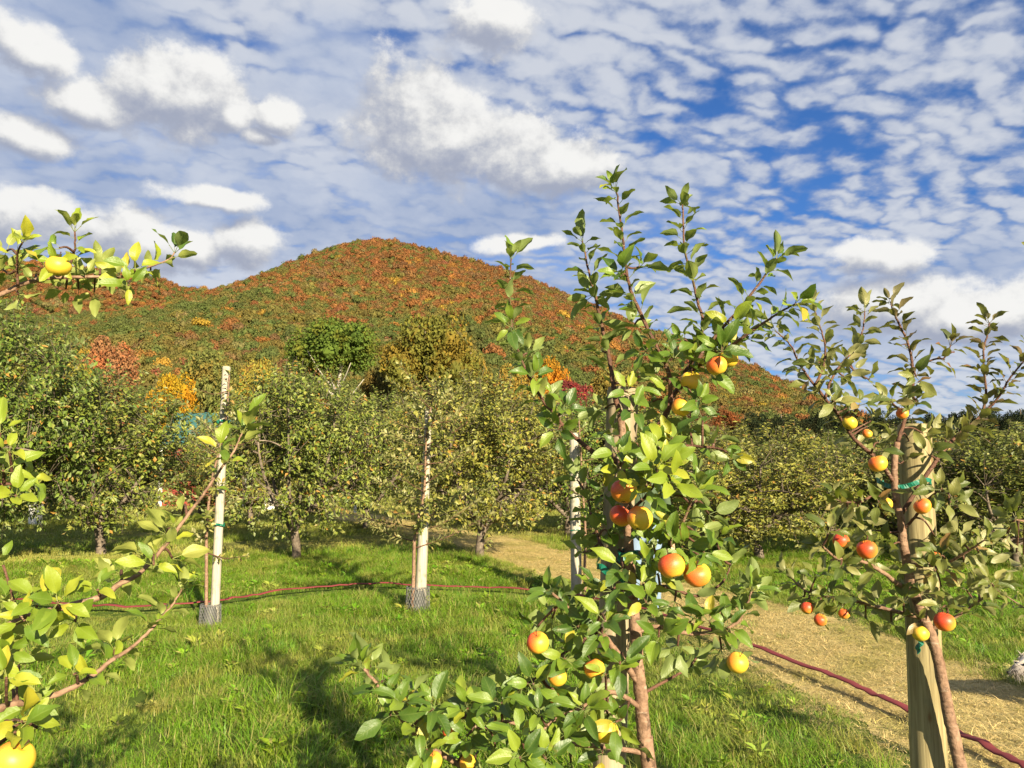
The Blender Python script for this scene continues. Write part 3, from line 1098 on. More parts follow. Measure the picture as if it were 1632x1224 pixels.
last = [(150, 27, 3.1, 4.0, GC, "below the yellowish green tree at far left"), (320, 23, 2.1, 2.6, GA, "low in front of the shed with the teal roof"), (460, 28, 3.4, 3.4, GC, "just right of the shed with the teal roof"),
        (560, 31, 3.5, 4.0, GA, "below the tall bright green tree"), (800, 27, 3.7, 3.8, GB, "below the right shoulder of the broad orange topped tree"), (880, 30, 3.8, 4.2, GA, "below the crimson tree"),
        (980, 26, 3.4, 3.6, GC, "hidden behind the foremost wooden post"), (1080, 25, 2.5, 3.6, GB, "behind the yellow apples of the foremost tree"), (1190, 27, 2.3, 4.0, GA, "at the left end of the dark tree line"),
        (1290, 26, 2.3, 3.6, GD, "behind the twin shoots of the low round tree"), (1390, 27, 2.4, 4.0, GB, "behind the upper left limb of the right tree"), (1470, 26, 2.3, 3.6, GA, "behind the flat top of the right post"),
        (1580, 27, 2.4, 4.0, GD, "behind the upright bronze shoots of the right tree"), (30, 30, 4.0, 4.2, GC, "under the dark leafy tree at the left edge"), (1680, 26, 2.3, 3.6, GB, "beyond the right edge")]
for k, (px, Y, h, w, c, where) in enumerate(last):
    orchard_tree(px, Y, h, w, c, "apple tree of the last row, " + where, k * 1.7, v=k % 5, group="apple trees of the last orchard row")

# ------------------------------------------------------------------ young trees built branch by branch
LEAF_SHAPES = []


def leaf_shape(seed):
    """blade along +Y, upper face +Z, unit length with its stalk"""
    rn = random.Random(seed)
    rows = [(0.0, 0.02), (0.09, 0.52), (0.27, 0.92), (0.48, 1.0), (0.68, 0.84), (0.86, 0.48), (1.0, 0.0)]
    wid = rn.uniform(0.145, 0.205)
    fold = rn.uniform(0.15, 0.80)
    droop = rn.uniform(0.05, 0.95)
    twist = rn.uniform(-0.5, 0.5)
    side = rn.uniform(-0.10, 0.10)
    v, uv, f = [], [], []
    st = 0.24
    cols = (-1.0, -0.52, 0.0, 0.52, 1.0)

    def axis(t):
        a = droop * t
        return Vector((side * t * t, st + 0.76 * t * (1 - 0.18 * droop * t), -0.38 * droop * t * t))
    for i, (t, w) in enumerate(rows):
        c = axis(t)
        if w == 0.0:
            v.append(c)
            uv.append((0.5, 1.0))
            continue
        for k in cols:
            jag = 1 + (rn.uniform(-0.09, 0.09) + (0.05 if i % 2 else -0.05) if abs(k) == 1 else 0)
            x = k * w * wid * jag
            wave = 0.042 * math.sin(t * 9 + seed + (2 if k > 0 else 0)) * abs(k)
            ang = fold * (1 if k > 0 else -1)
            z = abs(x) * math.tan(fold) * (1.0 - 0.35 * abs(k)) + wave
            p = Vector((x * math.cos(ang * 0.4), 0, z))
            p = Matrix.Rotation(twist * t, 3, 'Y') @ p
            v.append(c + p)
            uv.append((0.5 + 0.5 * k, t))
    for i in range(len(rows) - 2):
        for k in range(4):
            a = i * 5 + k
            f.append((a, a + 1, a + 6, a + 5))
    tip = len(v) - 1
    b = (len(rows) - 2) * 5
    f += [(b + k, b + k + 1, tip) for k in range(4)]
    o = len(v)
    for (y, z, r) in ((0.0, -0.03, 0.013), (st + 0.02, -0.004, 0.010)):
        for k in range(3):
            w = 2.094 * k
            v.append(Vector((r * math.cos(w), y, z + r * math.sin(w))))
            uv.append((0.5, 0.0))
    f += [(o + k, o + (k + 1) % 3, o + 3 + (k + 1) % 3, o + 3 + k) for k in range(3)]
    return [tuple(p) for p in v], f, uv


LEAF_SHAPES = [leaf_shape(i) for i in range(14)]
LEAF_CACHE = {}


def leaf_mesh(i, mat):
    key = (i, mat.name)
    if key not in LEAF_CACHE:
        v, f, uv = LEAF_SHAPES[i]
        me = bpy.data.meshes.new("leaf")
        me.from_pydata(v, [], f)
        me.polygons.foreach_set("use_smooth", np.full(len(f), True))
        l = me.uv_layers.new(name="UVMap")
        for lp in me.loops:
            l.data[lp.index].uv = uv[lp.vertex_index]
        me.materials.append(mat)
        me.update()
        LEAF_CACHE[key] = me
    return LEAF_CACHE[key]


class Young:
    def __init__(s, name, label, base, seed, mat, leaf=0.078, group=None, cat="apple tree"):
        s.e = empty(name, base)
        tag(s.e, label, cat, group)
        s.base = Vector(base)
        s.rn = random.Random(seed)
        s.mat, s.leaf = mat, leaf
        s.leaves = []                       # (matrix, shape, material)
        s.lines = []                        # points on the wood to hang spurs from
        s.twigs = MB()

    def wood(s, name, pts, r0, r1, mat, n=7, per=6):
        """pts: world points"""
        q = spline(pts, per)
        m = len(q)
        mb = MB()
        rn = s.rn
        rad = []
        for i in range(m):
            t = i / (m - 1)
            rad.append((r0 + (r1 - r0) * t) * (1 + rn.uniform(-.03, .03)) * (0.82 if name == 'branch' else 0.92))
        q = [p + Vector((rn.uniform(-1, 1), rn.uniform(-1, 1), 0)) * (0.0014 if 0 < i < m - 1 else 0) for i, p in enumerate(q)]
        mb.tube([p - s.base for p in q], rad, n)
        obj(name, mb.mesh(name, mat), s.e)
        s.lines += [(q[i], (q[min(i + 1, m - 1)] - q[max(i - 1, 0)]).normalized()) for i in range(m)]
        return q

    def leaf_at(s, p, d, nrm, L, mat=None):
        d = d.normalized()
        x = d.cross(nrm)
        if x.length < 1e-4:
            x = d.orthogonal()
        x.normalize()
        z = x.cross(d)
        M = Matrix(((x.x, d.x, z.x, 0), (x.y, d.y, z.y, 0), (x.z, d.z, z.z, 0), (0, 0, 0, 1)))
        M = Matrix.Translation(p - s.base) @ M @ Matrix.Scale(L, 4)
        s.leaves.append((M, s.rn.randrange(len(LEAF_SHAPES)), mat or s.mat))

    def shoot(s, q, t0=0.0, gap=0.026, L=None, mat=None, tip=5, small=0.8, angle=(0.7, 1.15)):
        """leaves set alternately along the last part of a shoot (q: its points), a tuft at the tip"""
        rn = s.rn
        L = L or s.leaf
        gap *= 0.78
        cum = [0.0]
        for a, b in zip(q[:-1], q[1:]):
            cum.append(cum[-1] + (b - a).length)
        tot = cum[-1]
        x = tot * t0
        k = rn.uniform(0, 6)
        while x < tot - 0.006:
            i = max(j for j in range(len(cum)) if cum[j] <= x)
            i = min(i, len(q) - 2)
            f = (x - cum[i]) / max(1e-6, cum[i + 1] - cum[i])
            p = q[i].lerp(q[i + 1], f)
            ax = (q[i + 1] - q[i]).normalized()
            o = ax.orthogonal().normalized()
            o = Matrix.Rotation(k, 3, ax) @ o
            a = rn.uniform(*angle)
            d = ax * math.cos(a) + o * math.sin(a)
            d.z -= rn.uniform(-0.05, 0.2)
            s.leaf_at(p, d, ax + Vector((rn.uniform(-.35, .35), rn.uniform(-.35, .35), 0.25)), L * rn.uniform(0.72, 1.12) * (1 - (1 - small) * (x / tot) ** 4), mat)
            k += 2.4 + rn.uniform(-.4, .4)
            x += gap * rn.uniform(0.7, 1.3)
        if tip:
            s.rosette(q[-1], (q[-1] - q[-3]).normalized(), tip, L * 0.95, mat, (0.25, 0.95))

    def rosette(s, p, ax, n, L, mat=None, ang=(0.6, 1.35)):
        rn = s.rn
        k = rn.uniform(0, 6)
        o0 = ax.orthogonal().normalized()
        for i in range(n):
            o = Matrix.Rotation(k, 3, ax) @ o0
            a = rn.uniform(*ang)
            d = ax * math.cos(a) + o * math.sin(a)
            d.z -= rn.uniform(-0.1, 0.15)
            nr = ax * math.sin(a) - o * math.cos(a) + Vector((rn.uniform(-.3, .3), rn.uniform(-.3, .3), rn.uniform(0, .4)))
            s.leaf_at(p, d, nr, L * rn.uniform(0.65, 1.15), mat)
            k += 2.4 + rn.uniform(-.3, .3)

    def spur(s, px, py, n=5, mat=None, L=None, dy=0.0, Y=None):
        """a short spur from the nearest wood to a point of the picture, with a rosette of leaves"""
        rn = s.rn
        best, bp = 1e9, None
        for (w, t) in s.lines:
            if w.y < 0.2:
                continue
            c = P(px, py, w.y)
            dd = (c - w).length
            if dd < best:
                best, bp = dd, (w, t)
        w, t = bp
        c = P(px, py, Y if Y else w.y + rn.uniform(-0.10, 0.10) + dy)
        ax = (c - w)
        ax = ax.normalized() if ax.length > 0.012 else Vector((rn.uniform(-1, 1), rn.uniform(-1, 1), 1)).normalized()
        ax = (ax + Vector((rn.uniform(-.3, .3), rn.uniform(-.5, .2), rn.uniform(0.2, .8)))).normalized()
        if (c - w).length > 0.02:
            m = w.lerp(c, 0.5) + Vector((0, 0, rn.uniform(-0.02, 0.03))) * min(1, (c - w).length * 8)
            s.twigs.tube([a - s.base for a in spline([w, m, c], 3)], [0.0042, 0.0038, 0.0035, 0.0033, 0.003, 0.0028, 0.003], 5)
        s.rosette(c, ax, n, (L or s.leaf), mat)
        return c

    def finish(s, limit=300, twig_mat=None):
        if s.twigs.v:
            o = obj("twigs", s.twigs.mesh("twigs", twig_mat or BARK_SHOOT), s.e)
            o["kind"] = "stuff"
        eye = Vector((0, 0, CAM_H))

        def shown(e):
            M = e[0]
            p = M.translation + s.base
            v = (eye - p)
            a = abs((M.to_3x3() @ Vector((0, 0, 1))).dot(v.normalized()))
            c = v.normalized()
            fr = abs(p.x) < 0.68 * p.y and p.z - CAM_H > -0.42 * p.y
            return (M.to_3x3() @ Vector((0, 1, 0))).dot(Vector((0, 1, 0)) * 0 + (M.to_3x3() @ Vector((0, 1, 0)))) * (0.25 + a) / v.length_squared * (1 if fr else 0.02)
        s.leaves.sort(key=shown, reverse=True)
        for (M, i, mat) in s.leaves[:limit]:
            o = bpy.data.objects.new("leaf", leaf_mesh(i, mat))
            o.matrix_basis = M
            C.objects.link(o)
            o.parent = s.e
        rest = s.leaves[limit:]
        if rest:
            mats = []
            V, F3, F4, UV = [], [], [], []
            me = bpy.data.meshes.new("more_leaves")
            faces, mi, uvs, n0 = [], [], [], 0
            for (M, i, mat) in rest:
                v, f, uv = LEAF_SHAPES[i]
                if mat not in mats:
                    mats.append(mat)
                A = np.array(M)
                V.append(np.asarray(v) @ A[:3, :3].T + A[:3, 3])
                faces += [tuple(k + n0 for k in q) for q in f]
                mi += [mats.index(mat)] * len(f)
                uvs += uv
                n0 += len(v)
            me.from_pydata(np.concatenate(V).tolist(), [], faces)
            me.polygons.foreach_set("use_smooth", np.full(len(faces), True))
            me.polygons.foreach_set("material_index", np.array(mi, np.int32))
            l = me.uv_layers.new(name="UVMap")
            vi = np.empty(len(me.loops), np.int32)
            me.loops.foreach_get("vertex_index", vi)
            l.data.foreach_set("uv", np.asarray(uvs, np.float32)[vi].ravel())
            for m in mats:
                me.materials.append(m)
            me.update()
            o = obj("leaves", me, s.e)
            o["kind"] = "stuff"
        return s.e


def line(pts, Y0, Y1=None):
    """picture points root to tip, from Y0 to Y1 metres away"""
    Y1 = Y0 if Y1 is None else Y1
    n = len(pts) - 1
    return [P(a, b, Y0 + (Y1 - Y0) * i / n) for i, (a, b) in enumerate(pts)]


def bend_to_ground(p, q):
    """continue the line q->p down to the ground"""
    d = (p - q).normalized()
    return p + d * ((p.z + 0.05) / -d.z)


# ---- the foremost tree, in the middle
YC = 2.15
cen_low = line([(1034, 1224), (1027, 1180), (1022, 1110)], YC, YC)
cen_base = bend_to_ground(cen_low[0], cen_low[2])
t = Young("young_apple_tree", "foremost young apple tree at the centre, full of green leaves and orange yellow apples", (cen_base.x, cen_base.y, 0), 5, LEAF_CENTRE, 0.090)
Y = YC
t.wood("trunk", [cen_base] + cen_low + line([(1017, 1070), (1013, 1010), (1006, 930), (1003, 880), (999, 800), (995, 735), (989, 660)], Y, Y), 0.024, 0.011, BARK_YOUNG, 9)
S = {}
S['a'] = t.wood("branch", line([(989, 662), (980, 633), (974, 590), (968, 560), (955, 500), (948, 470), (940, 440), (928, 384)], Y, Y + 0.05), 0.010, 0.003, BARK_SHOOT)
S['b'] = t.wood("branch", line([(995, 735), (1040, 690), (1068, 640), (1062, 583), (1041, 542), (1018, 493), (1003, 455), (996, 410), (990, 365), (984, 313), (980, 300)], Y, Y - 0.08), 0.010, 0.0025, BARK_SHOOT)
S['c'] = t.wood("branch", line([(1090, 596), (1110, 560), (1120, 515), (1112, 482), (1103, 440), (1091, 399), (1088, 335), (1087, 325)], Y + 0.05, Y + 0.15), 0.007, 0.0025, BARK_SHOOT)
S['d'] = t.wood("branch", line([(1055, 680), (1075, 628), (1101, 591), (1138, 538), (1165, 508), (1199, 467), (1232, 421), (1238, 412)], Y, Y + 0.05), 0.009, 0.0025, BARK_SHOOT)
S['e'] = t.wood("branch", line([(1101, 591), (1131, 572), (1172, 546), (1210, 519), (1251, 493), (1268, 484)], Y, Y - 0.15), 0.007, 0.0025, BARK_SHOOT)
S['f'] = t.wood("branch", line([(997, 745), (978, 733), (958, 731), (929, 707), (904, 687), (884, 660), (864, 636), (834, 580), (817, 523), (813, 470), (815, 412)], Y, Y + 0.1), 0.010, 0.0025, BARK_SHOOT)
S['g'] = t.wood("branch", line([(999, 770), (1040, 730), (1083, 712), (1120, 712), (1148, 716), (1160, 722)], Y, Y - 0.12), 0.007, 0.003, BARK_SHOOT)
S['h'] = t.wood("branch", line([(1013, 1010), (1043, 999), (1103, 1010), (1150, 1004), (1177, 990), (1190, 965), (1198, 942)], Y, Y - 0.05), 0.009, 0.003, BARK_YOUNG)
S['i'] = t.wood("branch", line([(1024, 1106), (1063, 1084), (1085, 1072), (1100, 1062)], Y, Y + 0.12), 0.006, 0.003, BARK_SHOOT)
S['j'] = t.wood("branch", line([(1019, 1090), (981, 1037), (955, 1005), (925, 985), (898, 962), (880, 945)], Y, Y - 0.18), 0.012, 0.004, BARK_YOUNG)
S['k'] = t.wood("branch", line([(1022, 1130), (985, 1105), (950, 1108), (927, 1128), (880, 1150), (829, 1207)], Y, Y - 0.28), 0.009, 0.003, BARK_YOUNG)
S['l'] = t.wood("branch", line([(1030, 1200), (960, 1190), (880, 1180), (810, 1150), (760, 1160), (742, 1120)], Y, Y - 0.10), 0.009, 0.003, BARK_YOUNG)
S['m'] = t.wood("branch", line([(1035, 1235), (900, 1255), (770, 1235), (700, 1200), (672, 1183), (644, 1150), (624, 1123), (606, 1097), (580, 1066)], Y, Y - 0.25), 0.011, 0.004, BARK_YOUNG)
S['n'] = t.wood("branch", line([(1003, 880), (1045, 880), (1075, 860), (1095, 815), (1110, 780)], Y, Y - 0.15), 0.008, 0.003, BARK_YOUNG)
S['o'] = t.wood("branch", line([(1000, 820), (1030, 790), (1050, 760), (1060, 740)], Y, Y - 0.2), 0.006, 0.003, BARK_SHOOT)
S['p'] = t.wood("branch", line([(1005, 915), (965, 880), (945, 830), (935, 790), (920, 765)], Y, Y + 0.15), 0.007, 0.003, BARK_SHOOT)
S['q'] = t.wood("branch", line([(1005, 940), (1060, 935), (1110, 950), (1150, 930), (1165, 900)], Y, Y + 0.08), 0.007, 0.003, BARK_SHOOT)
S['r'] = t.wood("branch", line([(955, 1005), (900, 1040), (860, 1075), (830, 1098)], Y - .05, Y - 0.12), 0.006, 0.003, BARK_SHOOT)
for k, t0, gap in (('a', .2, .019), ('b', .35, .016), ('c', .1, .016), ('d', .3, .014), ('e', .2, .015), ('f', .3, .016), ('g', .45, .03), ('h', .45, .026), ('j', .5, .022), ('k', .4, .026), ('l', .5, .026), ('m', .62, .028),
                   ('n', .4, .020), ('o', .3, .020), ('p', .3, .024), ('q', .35, .022), ('r', .3, .024), ('i', .6, .03)):
    t.shoot(S[k], t0, gap, mat=LEAF_YELLOW if k in 'o' else None)
for (x, y, n) in [(1075, 790, 6), (1100, 800, 6), (1130, 820, 5), (1110, 850, 5), (1060, 840, 4), (1088, 872, 4), (1140, 860, 5), (1155, 892, 5), (1122, 880, 4),
                  (960, 790, 4), (945, 850, 4), (930, 880, 4), (980, 935, 6), (950, 950, 6), (905, 960, 6), (880, 985, 6), (920, 1000, 5), (960, 1010, 5), (1000, 965, 5), (1040, 960, 5), (1075, 960, 6),
                  (1100, 990, 6), (1130, 990, 6), (1160, 1000, 5), (1180, 980, 5), (1200, 945, 6), (1150, 1035, 5), (1120, 1045, 4), (1080, 1030, 4), (1050, 1015, 4), (900, 1050, 6), (925, 1040, 5),
                  (945, 1110, 6), (930, 1130, 7), (880, 1100, 5), (850, 1090, 5), (827, 1101, 6), (860, 1140, 6), (900, 1170, 6), (930, 1190, 6), (970, 1130, 5), (960, 1200, 5), (1000, 1190, 4),
                  (830, 1180, 6), (829, 1207, 6), (790, 1130, 5), (745, 1130, 6), (745, 1172, 6), (700, 1160, 5), (760, 1200, 6), (720, 1210, 5), (680, 1195, 4), (870, 1210, 6), (910, 1215, 5), (790, 1190, 5),
                  (1120, 560, 5), (1100, 580, 5), (1090, 540, 4), (1075, 570, 5), (1050, 610, 5), (1040, 640, 5), (1020, 600, 4), (1060, 660, 4), (1110, 640, 5), (1120, 665, 4), (1130, 590, 4), (1000, 625, 4),
                  (965, 650, 4), (1010, 705, 4), (1100, 690, 5), (1120, 722, 4), (1060, 722, 4), (1150, 560, 5), (1190, 540, 4), (1165, 520, 4), (850, 600, 5), (870, 640, 5), (845, 565, 6), (815, 520, 5), (900, 655, 5), (890, 685, 5),
                  (1028, 868, 4), (1040, 905, 5), (1026, 935, 5), (1045, 935, 4), (1035, 885, 3), (1070, 700, 4), (1140, 700, 3), (1030, 560, 4), (1010, 520, 4), (960, 560, 4), (1005, 470, 4), (990, 440, 5), (1020, 425, 4), (945, 470, 4), (590, 1062, 4), (572, 1058, 4), (610, 1085, 4), (640, 1120, 4), (622, 1140, 3), (665, 1160, 5), (655, 1110, 4), (690, 1130, 5), (715, 1160, 5), (775, 1160, 5), (800, 1120, 5)]:
    t.spur(x, y, n + 1)
for (x, y, n) in [(985, 720, 5), (978, 695, 4), (1008, 655, 4), (972, 850, 5), (985, 875, 4), (965, 1075, 6), (988, 1058, 5), (982, 1150, 5), (965, 990, 5), (992, 905, 4), (975, 940, 5), (1018, 850, 4), (1030, 895, 5), (1042, 870, 4), (1030, 960, 5), (1048, 915, 4)]:
    t.spur(x, y, n, dy=-0.09)
for (x, y, n) in [(1015, 745, 6), (1045, 748, 6), (1030, 775, 5), (1068, 765, 4), (985, 745, 4), (1050, 715, 4)]:
    t.spur(x, y, n, LEAF_YELLOW, dy=-0.1)
CENTRE = t

# ---- the tree at the right post
YR = 2.72
rl = line([(1531, 1224), (1513, 1143), (1502, 1088)], YR, YR)
rb = bend_to_ground(rl[0], rl[2])
t = Young("young_apple_tree", "young apple tree tied to the right wooden post, with olive leaves and small red apples", (rb.x, rb.y, 0), 9, LEAF_OLIVE, 0.092)
Y = YR
t.wood("trunk", [rb] + rl + line([(1489, 1027), (1468, 975), (1450, 920), (1440, 865), (1436, 831), (1428, 793), (1425, 745), (1430, 705)], Y, Y + 0.0), 0.024, 0.011, BARK_YOUNG, 9)
S = {}
S['a'] = t.wood("branch", line([(1430, 705), (1445, 660), (1455, 617), (1450, 556), (1432, 515), (1424, 495), (1419, 481)], Y, Y + .1), 0.009, 0.0025, BARK_SHOOT)
S['b'] = t.wood("branch", line([(1426, 770), (1400, 735), (1362, 700), (1342, 669), (1315, 635), (1289, 602), (1274, 579), (1259, 549), (1236, 528)], Y, Y - .12), 0.010, 0.0025, BARK_SHOOT)
S['c'] = t.wood("branch", line([(1315, 635), (1325, 605), (1345, 575), (1364, 556), (1375, 526), (1378, 496)], Y - .05, Y + .08), 0.006, 0.0025, BARK_SHOOT)
S['d'] = t.wood("branch", line([(1300, 612), (1312, 585), (1315, 553), (1308, 523), (1296, 489)], Y - .08, Y - .02), 0.006, 0.0025, BARK_SHOOT)
S['e'] = t.wood("branch", line([(1436, 820), (1475, 760), (1510, 710), (1541, 682), (1563, 662), (1571, 625), (1567, 568), (1575, 526), (1577, 514)], Y, Y + .12), 0.010, 0.0025, BARK_SHOOT)
S['f'] = t.wood("branch", line([(1563, 662), (1590, 635), (1608, 605), (1632, 575), (1640, 560)], Y + .08, Y), 0.006, 0.0025, BARK_SHOOT)
S['g'] = t.wood("branch", line([(1450, 590), (1488, 573), (1505, 570), (1515, 550)], Y + .05, Y), 0.005, 0.0025, BARK_SHOOT)
S['h'] = t.wood("branch", line([(1456, 945), (1430, 930), (1409, 914), (1375, 895), (1335, 890), (1310, 870)], Y, Y - .2), 0.012, 0.004, BARK_YOUNG)
S['i'] = t.wood("branch", line([(1470, 985), (1410, 970), (1350, 955), (1290, 945), (1255, 915)], Y, Y + .2), 0.010, 0.003, BARK_YOUNG)
S['j'] = t.wood("branch", line([(1445, 900), (1500, 900), (1540, 880), (1570, 860)], Y, Y - .2), 0.009, 0.003, BARK_YOUNG)
S['k'] = t.wood("branch", line([(1480, 1005), (1520, 985), (1550, 965), (1585, 940)], Y, Y - .1), 0.009, 0.003, BARK_YOUNG)
S['l'] = t.wood("branch", line([(1428, 800), (1395, 790), (1370, 800), (1340, 800)], Y, Y - .15), 0.008, 0.003, BARK_SHOOT)
S['m'] = t.wood("branch", line([(1438, 845), (1462, 820), (1485, 790), (1510, 780)], Y, Y - .15), 0.007, 0.003, BARK_SHOOT)
for k, t0, gap, mt in (('a', .15, .013, LEAF_BRONZE), ('b', .30, .015, None), ('c', .15, .015, None), ('d', .15, .015, None), ('e', .35, .013, LEAF_BRONZE), ('f', .2, .014, LEAF_BRONZE), ('g', .3, .018, LEAF_BRONZE), ('h', .4, .022, None),
                       ('i', .35, .024, None), ('j', .3, .022, None), ('k', .3, .022, None), ('l', .4, .022, None), ('m', .4, .022, None)):
    t.shoot(S[k], t0, gap, mat=mt)
for (x, y, n) in [(1330, 790, 5), (1350, 815, 5), (1370, 830, 5), (1320, 850, 5), (1400, 800, 4), (1395, 845, 5), (1420, 870, 5), (1380, 905, 6), (1340, 900, 6), (1300, 920, 5), (1320, 950, 6), (1360, 950, 6), (1400, 965, 6),
                  (1440, 960, 6), (1470, 945, 6), (1500, 935, 5), (1540, 900, 5), (1560, 880, 5), (1530, 860, 5), (1490, 855, 5), (1540, 940, 5), (1560, 960, 4), (1580, 930, 5), (1500, 885, 5), (1470, 905, 5), (1450, 705, 4),
                  (1480, 725, 4), (1500, 700, 4), (1520, 690, 4), (1470, 690, 4), (1500, 780, 4), (1515, 800, 4), (1440, 735, 4), (1400, 705, 5), (1390, 670, 4), (1370, 645, 5), (1420, 640, 5), (1440, 640, 4), (1460, 640, 5),
                  (1350, 650, 5), (1330, 640, 4), (1320, 600, 5), (1345, 600, 5), (1360, 590, 4), (1385, 605, 4), (1300, 580, 4), (1460, 600, 4), (1400, 745, 4), (1360, 715, 4), (1270, 930, 4), (1280, 950, 4), (1420, 990, 5), (1380, 985, 5), (1460, 985, 4), (1500, 970, 4), (1440, 905, 5), (1490, 910, 5)]:
    t.spur(x, y, n)
RIGHT = t

# ---- the tree at the left edge: three limbs reach into the picture
lb = Vector((-2.0, 1.75, 0))
t = Young("young_apple_tree", "young apple tree at the left edge, its limbs of bright yellow green leaves reaching in", lb, 17, LEAF_YELLOW, 0.084)
t.wood("trunk", [lb + Vector((0, 0, -.05)), lb + Vector((.03, 0, .5)), lb + Vector((-.02, .05, 1.0)), lb + Vector((.02, .05, 1.5)), lb + Vector((0, .1, 2.2)), lb + Vector((.05, .1, 2.6))], 0.026, 0.008, BARK_YOUNG, 9)
S = {}
S['a'] = t.wood("branch", [lb + Vector((0.02, .05, 1.75))] + line([(-120, 520), (0, 470), (32, 454), (71, 444), (107, 442), (159, 441), (189, 442), (232, 427), (268, 414), (279, 402)], 2.1, 2.35), 0.010, 0.0025, BARK_YOUNG)
S['b'] = t.wood("branch", line([(28, 455), (27, 425), (28, 405), (36, 386)], 2.12, 2.05), 0.005, 0.0028, BARK_SHOOT)
S['c'] = t.wood("branch", line([(107, 442), (114, 415), (120, 395), (119, 368)], 2.2, 2.15), 0.005, 0.0028, BARK_SHOOT)
S['d'] = t.wood("branch", [lb + Vector((0, .05, 1.0))] + line([(-60, 1020), (40, 985), (134, 959), (167, 949), (190, 931), (214, 920), (238, 899), (268, 863), (298, 823), (328, 783), (352, 748), (374, 716), (386, 690)], 1.7, 1.95), 0.0105, 0.0026, BARK_YOUNG)
S['e'] = t.wood("branch", [lb + Vector((0.02, 0, .75))] + line([(-80, 1160), (12, 1125), (45, 1119), (89, 1107), (125, 1091), (155, 1071), (181, 1050), (205, 1036), (238, 1006), (259, 982), (277, 961), (290, 938)], 1.62, 1.95), 0.0105, 0.0026, BARK_YOUNG)
S['f'] = t.wood("branch", line([(60, 1000), (80, 985), (93, 968), (90, 950)], 1.72, 1.68), 0.006, 0.004, BARK_SHOOT)
S['g'] = t.wood("branch", [lb + Vector((0, 0, 1.3))] + line([(-60, 790), (-10, 775), (20, 770), (45, 765)], 1.75, 1.8), 0.009, 0.003, BARK_SHOOT)
S['h'] = t.wood("branch", line([(-80, 1165), (-30, 1195), (10, 1175), (14, 1150), (15, 1165)], 1.62, 1.58), 0.008, 0.004, BARK_SHOOT)
t.shoot(S['b'], 0.3, 0.018, mat=LEAF_YELLOW)
t.shoot(S['c'], 0.3, 0.020)
t.rosette(S['a'][-1], Vector((0.3, 0, 1)).normalized(), 4, 0.095, LEAF_CENTRE, (0.5, 1.2))
t.shoot(S['a'][-16:], 0.0, 0.04, 0.09, tip=0)
t.shoot(S['d'][-40:], 0.0, 0.035, tip=0)
t.shoot(S['e'][-44:], 0.0, 0.035, tip=0)
t.rosette(S['g'][-1], Vector((1, 0, 0.3)).normalized(), 6, 0.085)
t.rosette(S['d'][-1], Vector((0.25, -0.3, 1)).normalized(), 7, 0.105, None, (0.3, 1.5))
t.rosette(S['e'][-1], Vector((0.2, 0, 1)).normalized(), 6, 0.085, None, (0.3, 1.3))
for (x, y, n) in [(10, 400, 5), (5, 430, 6), (30, 470, 4), (55, 450, 5), (75, 430, 5), (90, 420, 5), (105, 460, 5), (140, 440, 5), (160, 430, 6), (175, 445, 5), (195, 440, 5), (215, 430, 4), (125, 460, 4), (150, 465, 4), (205, 455, 4), (240, 430, 3),
                  (92, 960, 9), (120, 990, 6), (40, 985, 6), (15, 960, 5), (10, 1000, 6), (60, 960, 5), (192, 915, 5), (215, 905, 4), (230, 885, 4), (265, 850, 4), (290, 820, 4), (155, 940, 5), (180, 930, 4), (245, 900, 3), (275, 890, 3),
                  (350, 720, 4), (365, 730, 3), (182, 1035, 5), (118, 1075, 4), (140, 1080, 2), (210, 1020, 2), (240, 1000, 3), (262, 975, 3), (30, 1060, 6), (20, 1100, 6), (50, 1125, 5), (35, 1150, 5), (10, 1040, 6), (60, 1160, 4), (10, 1080, 6), (20, 1030, 5), (0, 1150, 5),
                  (15, 720, 4), (25, 790, 5), (5, 750, 5), (30, 760, 4), (0, 690, 3), (5, 900, 3)]:
    t.spur(x, y, n)
for k in range(12):
    z = 0.5 + k * 0.16
    a = 1.2 + k * 2.4
    L = 0.46 * (1.15 - k * 0.05)
    p0 = lb + Vector((0.01, .03, z))
    q = t.wood("branch", [p0, p0 + Vector((math.cos(a) * L * .5 - .05, math.sin(a) * L * .5, .10)), p0 + Vector((math.cos(a) * L - .10, math.sin(a) * L, .28 + .02 * k))], 0.009, 0.003, BARK_YOUNG)
    t.shoot(q, .2, .026)
t.shoot([lb + Vector((.02, .08, z)) for z in (1.7, 1.9, 2.2, 2.6)], 0, .03)
for k in 'ade':
    t.shoot(S[k][2:11], 0.2, .03, tip=0)
LEFT = t

# ---- a neighbour beyond the right edge of the picture, of which one limb reaches in
nb = Vector((2.75, 3.3, 0))
t = Young("young_apple_tree", "young apple tree beyond the right edge, one limb of pale green leaves reaching in", nb, 23, LEAF_OLIVE, 0.10)
t.wood("trunk", [nb + Vector((0, 0, -.05)), nb + Vector((.02, 0, .6)), nb + Vector((-.03, .03, 1.2)), nb + Vector((0, 0, 1.9)), nb + Vector((.04, 0, 2.35))], 0.026, 0.006, BARK_YOUNG, 9)
q = t.wood("branch", [nb + Vector((0, 0, 1.1))] + line([(1700, 850), (1650, 835), (1618, 828)], 2.9, 2.7), 0.009, 0.004, BARK_YOUNG)
t.rosette(q[-1], Vector((-1, -0.2, 0.5)).normalized(), 7, 0.10, None, (0.3, 1.3))
rn = random.Random(4)
for k in range(11):
    z = 0.55 + k * 0.16
    a = k * 2.4
    L = 0.62 * (1.15 - k * 0.06)
    p0 = nb + Vector((0, 0, z))
    q = t.wood("branch", [p0, p0 + Vector((math.cos(a) * L * .5, math.sin(a) * L * .5, .12)), p0 + Vector((math.cos(a) * L, math.sin(a) * L, .30 + .03 * k))], 0.009, 0.003, BARK_YOUNG)
    t.shoot(q, .25, .022)
